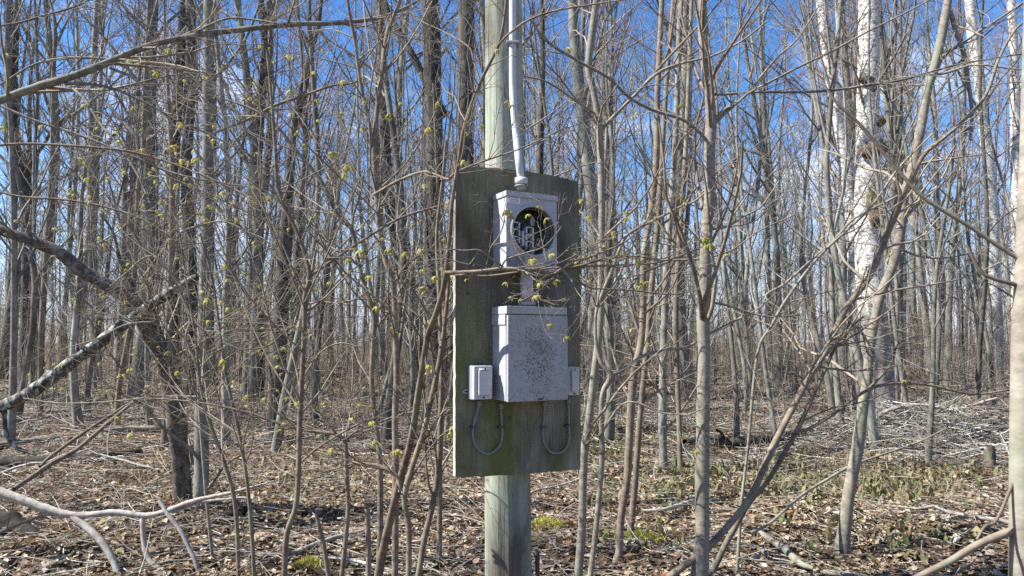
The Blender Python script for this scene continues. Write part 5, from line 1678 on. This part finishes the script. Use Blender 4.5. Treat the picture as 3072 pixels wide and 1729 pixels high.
for i, (x, y, L, an) in enumerate(sorted(DEAD)):
    Yd = gY(y)
    p = W(x, y, Yd)
    K = 9
    t = np.linspace(-0.5, 0.5, K)
    yaw = an + rng.normal(0, 0.25)
    bend = rng.normal(0, 0.12)
    P = np.stack([p[0] + L * (t * math.cos(yaw) - bend * t * t * 2 * math.sin(yaw)), p[1] + L * (t * math.sin(yaw) * 0.6 + bend * t * t * 2 * math.cos(yaw)), 0 * t], -1)
    P[:, 2] = gz(P[:, 0], P[:, 1]) + 0.03 + (t + 0.5) * rng.uniform(0.0, 0.35) + rng.normal(0, 0.012, K)
    R = rng.uniform(0.010, 0.020) * np.linspace(1, 0.35, K)
    side = 'left of' if x < 1450 else 'right of'
    root = thing('dead_branch', NTH[SIDE[side]] + ' loose dead branch on the leaf floor ' + side + ' the pole, counting rightwards', 'branch', tuple(P[0]), 'loose dead branches on the floor ' + side + ' the pole')
    SIDE[side] += 1
    mob('stem', stem_mesh('stem', P, R, 7, M['stick' if i % 3 else 'bark_tan'], P[0], 0.06), root)
    A, a_ = kids(P[None], R[None], 7, t0=0.25, length=(0.15, 0.5), rmin=0.002, up=0.05, K=5)
    B, b_ = kids(A, a_, 3, length=(0.3, 0.6), rmin=0.0015, K=4)
    V, F = join([tubes(A, a_, 4), tubes(B, b_, 3)])
    mob('twigs', mesh_np('twigs', V - P[0], F, M['stick' if i % 3 else 'bark_tan']), root)['kind'] = 'stuff'


def build_stump():
    Yd = gY(1425)
    p = W(2967, 1425, Yd)
    g = float(gz(p[0], p[1]))
    root = thing('tree_stump', 'small dark rotten stump by the right edge below the brush pile', 'stump', (p[0], p[1], g))
    z = np.linspace(-0.05, 0.27, 9)
    r = np.array([0.10, 0.085, 0.07, 0.065, 0.06, 0.06, 0.058, 0.056, 0.05])
    V, F = tubes(np.stack([0.02 * np.sin(z * 9), 0 * z, z], -1)[None], r[None], 12)
    V = V + rng.normal(size=V.shape) * 0.006
    mob('stump_wood', mesh_np('stump_wood', V, F, M['log_dark']), root)
    V, F = tubes(np.array([(0, 0, 0.24), (0, 0, 0.262)])[None], np.array([(0.044, 0.03)]), 10)
    mob('rotten_top', mesh_np('rotten_top', V, F, M['stick']), root)


build_stump()
# ------------------------------------------------------------------ the wood behind
def proto_tree(k, H, r0, big, red=False):
    """trunk and crown meshes shared by many copies"""
    K = 14
    t = np.linspace(0, 1, K)
    lean = rng.normal(0, 0.035, 2)
    ph = rng.uniform(0, 6.28, 4)
    am = 0.012 if big else 0.02
    P = np.stack([H * (lean[0] * t + am * np.sin(t * 5 + ph[0]) + am * 0.5 * np.sin(t * 11 + ph[1])),
                  H * (lean[1] * t + am * np.sin(t * 4 + ph[2])), H * t], -1)
    P[:, :2] -= P[0, :2]
    P[0, 2] = -0.15
    R = r0 * (1 - 0.85 * t) + 0.003
    R[0] *= 1.3
    tm = stem_mesh('trunk', P, R, 8 if big else 6, M['bark_far'] if k % 3 else M['bark_grey'], np.zeros(3), 0.05)
    parts = []
    if big:
        A, a = kids(P[None], R[None], 24, t0=0.28, t1=0.99, ang=(30, 62), length=(0.12, 0.30), rf=0.5, up=0.22, jit=0.12, K=6, rmin=0.010, slim=0.014)
        B, b = kids(A, a, 6, t0=0.2, length=(0.28, 0.6), up=0.12, jit=0.16, K=5, rmin=0.0048)
        C, c = kids(B, b, 5, t0=0.15, length=(0.3, 0.75), up=0.06, jit=0.16, K=4, rmin=0.003)
        parts = [tubes(A, a, 4), tubes(B, b, 3), tubes(C, c, 3)]
        # a few dead twiggy stubs low on the trunk
        D, d_ = kids(P[None], R[None], 12, t0=0.06, t1=0.35, ang=(60, 95), length=(0.02, 0.09), rf=0.15, up=0.0, jit=0.2, K=5, rmin=0.005)
        E, e_ = kids(D, d_, 4, length=(0.3, 0.6), K=4, rmin=0.0035)
        parts += [tubes(D, d_, 3), tubes(E, e_, 3)]
    else:
        A, a = kids(P[None], R[None], 15, t0=0.22, t1=0.98, ang=(28, 60), length=(0.10, 0.30), rf=0.5, up=0.14, jit=0.14, K=6, rmin=0.004, flat=0.25)
        B, b = kids(A, a, 5, t0=0.2, length=(0.28, 0.6), up=0.08, jit=0.16, K=4, rmin=0.003)
        C, c = kids(B, b, 4, t0=0.2, length=(0.3, 0.7), up=0.05, jit=0.16, K=4, rmin=0.0022)
        parts = [tubes(A, a, 4), tubes(B, b, 3), tubes(C, c, 3)]
    V, F = join(parts)
    cm = mesh_np('crown', V, F, M['twig_red'] if red else M['twig_grey'])
    return tm, cm


BIGS = [proto_tree(k, rng.uniform(16, 23), rng.uniform(0.10, 0.21), True, k in (2, 6)) for k in range(8)]
SAPS = [proto_tree(k, rng.uniform(5, 10), rng.uniform(0.028, 0.06), False) for k in range(8)]

LAND = [(-99999, 'left edge of the view'), (78, 'forked far left tree'), (125, 'brown clean-trunked tree'), (405, 'slender kinked tree'), (572, 'twin dark trees'), (770, 'pale-topped dark trunk'),
        (1180, 'straight shrub stem'), (1388, 'tangled dark trunk'), (1745, 'board'), (2115, 'tallest smooth sapling'), (2303, 'lone whitish trunk'), (2640, 'largest birch'), (2985, 'pale birch near the edge')]
ORD = ['first', 'second', 'third', 'fourth', 'fifth', 'sixth', 'seventh', 'eighth', 'ninth', 'tenth', 'eleventh', 'twelfth', 'thirteenth', 'fourteenth', 'fifteenth', 'sixteenth', 'seventeenth', 'eighteenth', 'nineteenth', 'twentieth']
ORD += [str(k) + 'th' for k in range(21, 60)]
placed = []
FAR = []


def far_tree(kind, x, y):
    px = float(project(np.array([[x, y, 1.5]]))[0][0])
    big = kind == 'big'
    tm, cm = (BIGS if big else SAPS)[rng.integers(0, 8)]
    e = thing('bare_tree' if big else 'young_tree', None, 'tree', (x, y, float(gz(x, y)) * (1 if y < 40 else 0)), None, rng.uniform(0, 6.28))
    s = rng.uniform(0.85, 1.2)
    e.scale = (s, s, s * rng.uniform(0.9, 1.15))
    e.rotation_euler[0] = rng.normal(0, 0.02); e.rotation_euler[1] = rng.normal(0, 0.02)
    mob('trunk', tm, e)
    mob('crown', cm, e)
    look = 'tall bare grey tree' if big else ('slender young bare tree' if y < 22 else 'thin young bare tree far back')
    FAR.append((px, look, e))


def label_far():
    """each background tree is named by its count from a tree or thing one can find"""
    count = {}
    for px, look, e in sorted(FAR, key=lambda q: q[0]):
        if px < -60:
            ref = 'left edge of the view'
            key = (look, 'out')
            count[key] = count.get(key, 0) + 1
            tag(e, ORD[count[key] - 1] + ' ' + look + ' standing outside the left edge of the view', None, 'bare trees of the background wood')
            continue
        ref = [t for a, t in LAND if a <= px][-1]
        key = (look, ref)
        count[key] = count.get(key, 0) + 1
        tag(e, ORD[count[key] - 1] + ' ' + look + ' counting rightwards from the ' + ref, None, 'bare trees of the background wood')


def sow(n, y0, y1, kind, mind, amin=-0.75, amax=0.75):
    k = tries = 0
    while k < n and tries < n * 40:
        tries += 1
        y = math.sqrt(rng.uniform(y0 ** 2, y1 ** 2))
        x = rng.uniform(amin, amax) * y
        if any((x - a) ** 2 + (y - b) ** 2 < mind ** 2 for a, b in placed):
            continue
        placed.append((x, y))
        far_tree(kind, x, y)
        k += 1


sow(8, 17, 22, 'big', 2.2)
sow(80, 22, 48, 'big', 1.8)
sow(34, 8.5, 15, 'sap', 1.0)
sow(130, 15, 38, 'sap', 0.9)
# trees standing just outside the view towards the sun, which dapple the floor
sow(4, 9, 20, 'big', 2.0, -1.5, -0.85)


label_far()


def build_far_wood():
    n = 480
    y = np.sqrt(rng.uniform(46 ** 2, 120 ** 2, n))
    x = rng.uniform(-0.85, 0.85, n) * y
    H = rng.uniform(11, 24, n)
    K = 5
    t = np.linspace(0, 1, K)
    lean = rng.normal(0, 0.04, (n, 2))
    P = np.stack([x[:, None] + H[:, None] * lean[:, :1] * t, y[:, None] + H[:, None] * lean[:, 1:] * t, H[:, None] * t[None] - 0.2 * (t == 0)], -1)
    R = rng.uniform(0.05, 0.17, (n, 1)) * (1 - 0.8 * t)[None]
    A, a = kids(P, R, 8, t0=0.2, ang=(25, 60), length=(0.14, 0.34), up=0.2, K=3, rmin=0.02)
    B, b = kids(A, a, 5, t0=0.2, length=(0.3, 0.7), up=0.1, K=3, rmin=0.010)
    C, c = kids(B, b, 3, t0=0.2, length=(0.4, 0.9), up=0.05, K=2, rmin=0.007)
    V, F = join([tubes(P, R, 4), tubes(A, a, 3), tubes(B, b, 3), tubes(C, c, 3)])
    o = mob('far_wood', mesh_np('far_wood', V, F, M['twig_grey']))
    tag(o, 'distant bare grey wood closing off the view', None, None, 'stuff')


build_far_wood()


def build_undergrowth():
    parts = []
    for (n, y0, y1, h0, h1, r0, r1, rm) in ((180, 6.5, 12, 0.4, 1.8, 0.0025, 0.006, 0.0014), (850, 12, 24, 0.6, 3.2, 0.004, 0.012, 0.0026), (2300, 24, 50, 0.8, 4.5, 0.006, 0.020, 0.0042)):
        x, y = floor_points(n, y0, y1)
        dens = smooth_noise(x, y, 0.35, 11) > -0.45
        x, y = x[dens], y[dens]
        n = len(x)
        H = rng.uniform(h0, h1, n) 
        K = 5
        t = np.linspace(0, 1, K)
        lean = rng.normal(0, 0.11, (n, 2)); cur = rng.normal(0, 0.08, (n, 2))
        P = np.stack([x[:, None] + H[:, None] * (lean[:, :1] * t + cur[:, :1] * t ** 2), y[:, None] + H[:, None] * (lean[:, 1:] * t + cur[:, 1:] * t ** 2),
                      gz(x, y)[:, None] - 0.03 + H[:, None] * t], -1)
        R = rng.uniform(r0, r1, (n, 1)) * (1 - 0.75 * t)[None]
        A, a = kids(P, R, 5, t0=0.2, ang=(30, 70), length=(0.25, 0.6), up=0.1, K=3, rmin=rm)
        parts += [tubes(P, R, 3), tubes(A, a, 3)]
        B, b = kids(A, a, 3, t0=0.2, length=(0.3, 0.7), up=0.05, K=2, rmin=rm * 0.8)
        parts.append(tubes(B, b, 3))
    V, F = join(parts)
    o = mob('undergrowth', mesh_np('undergrowth', V, F, M['twig']))
    tag(o, 'dense brown leafless undergrowth of thin stems among the trees', None, None, 'stuff')


build_undergrowth()
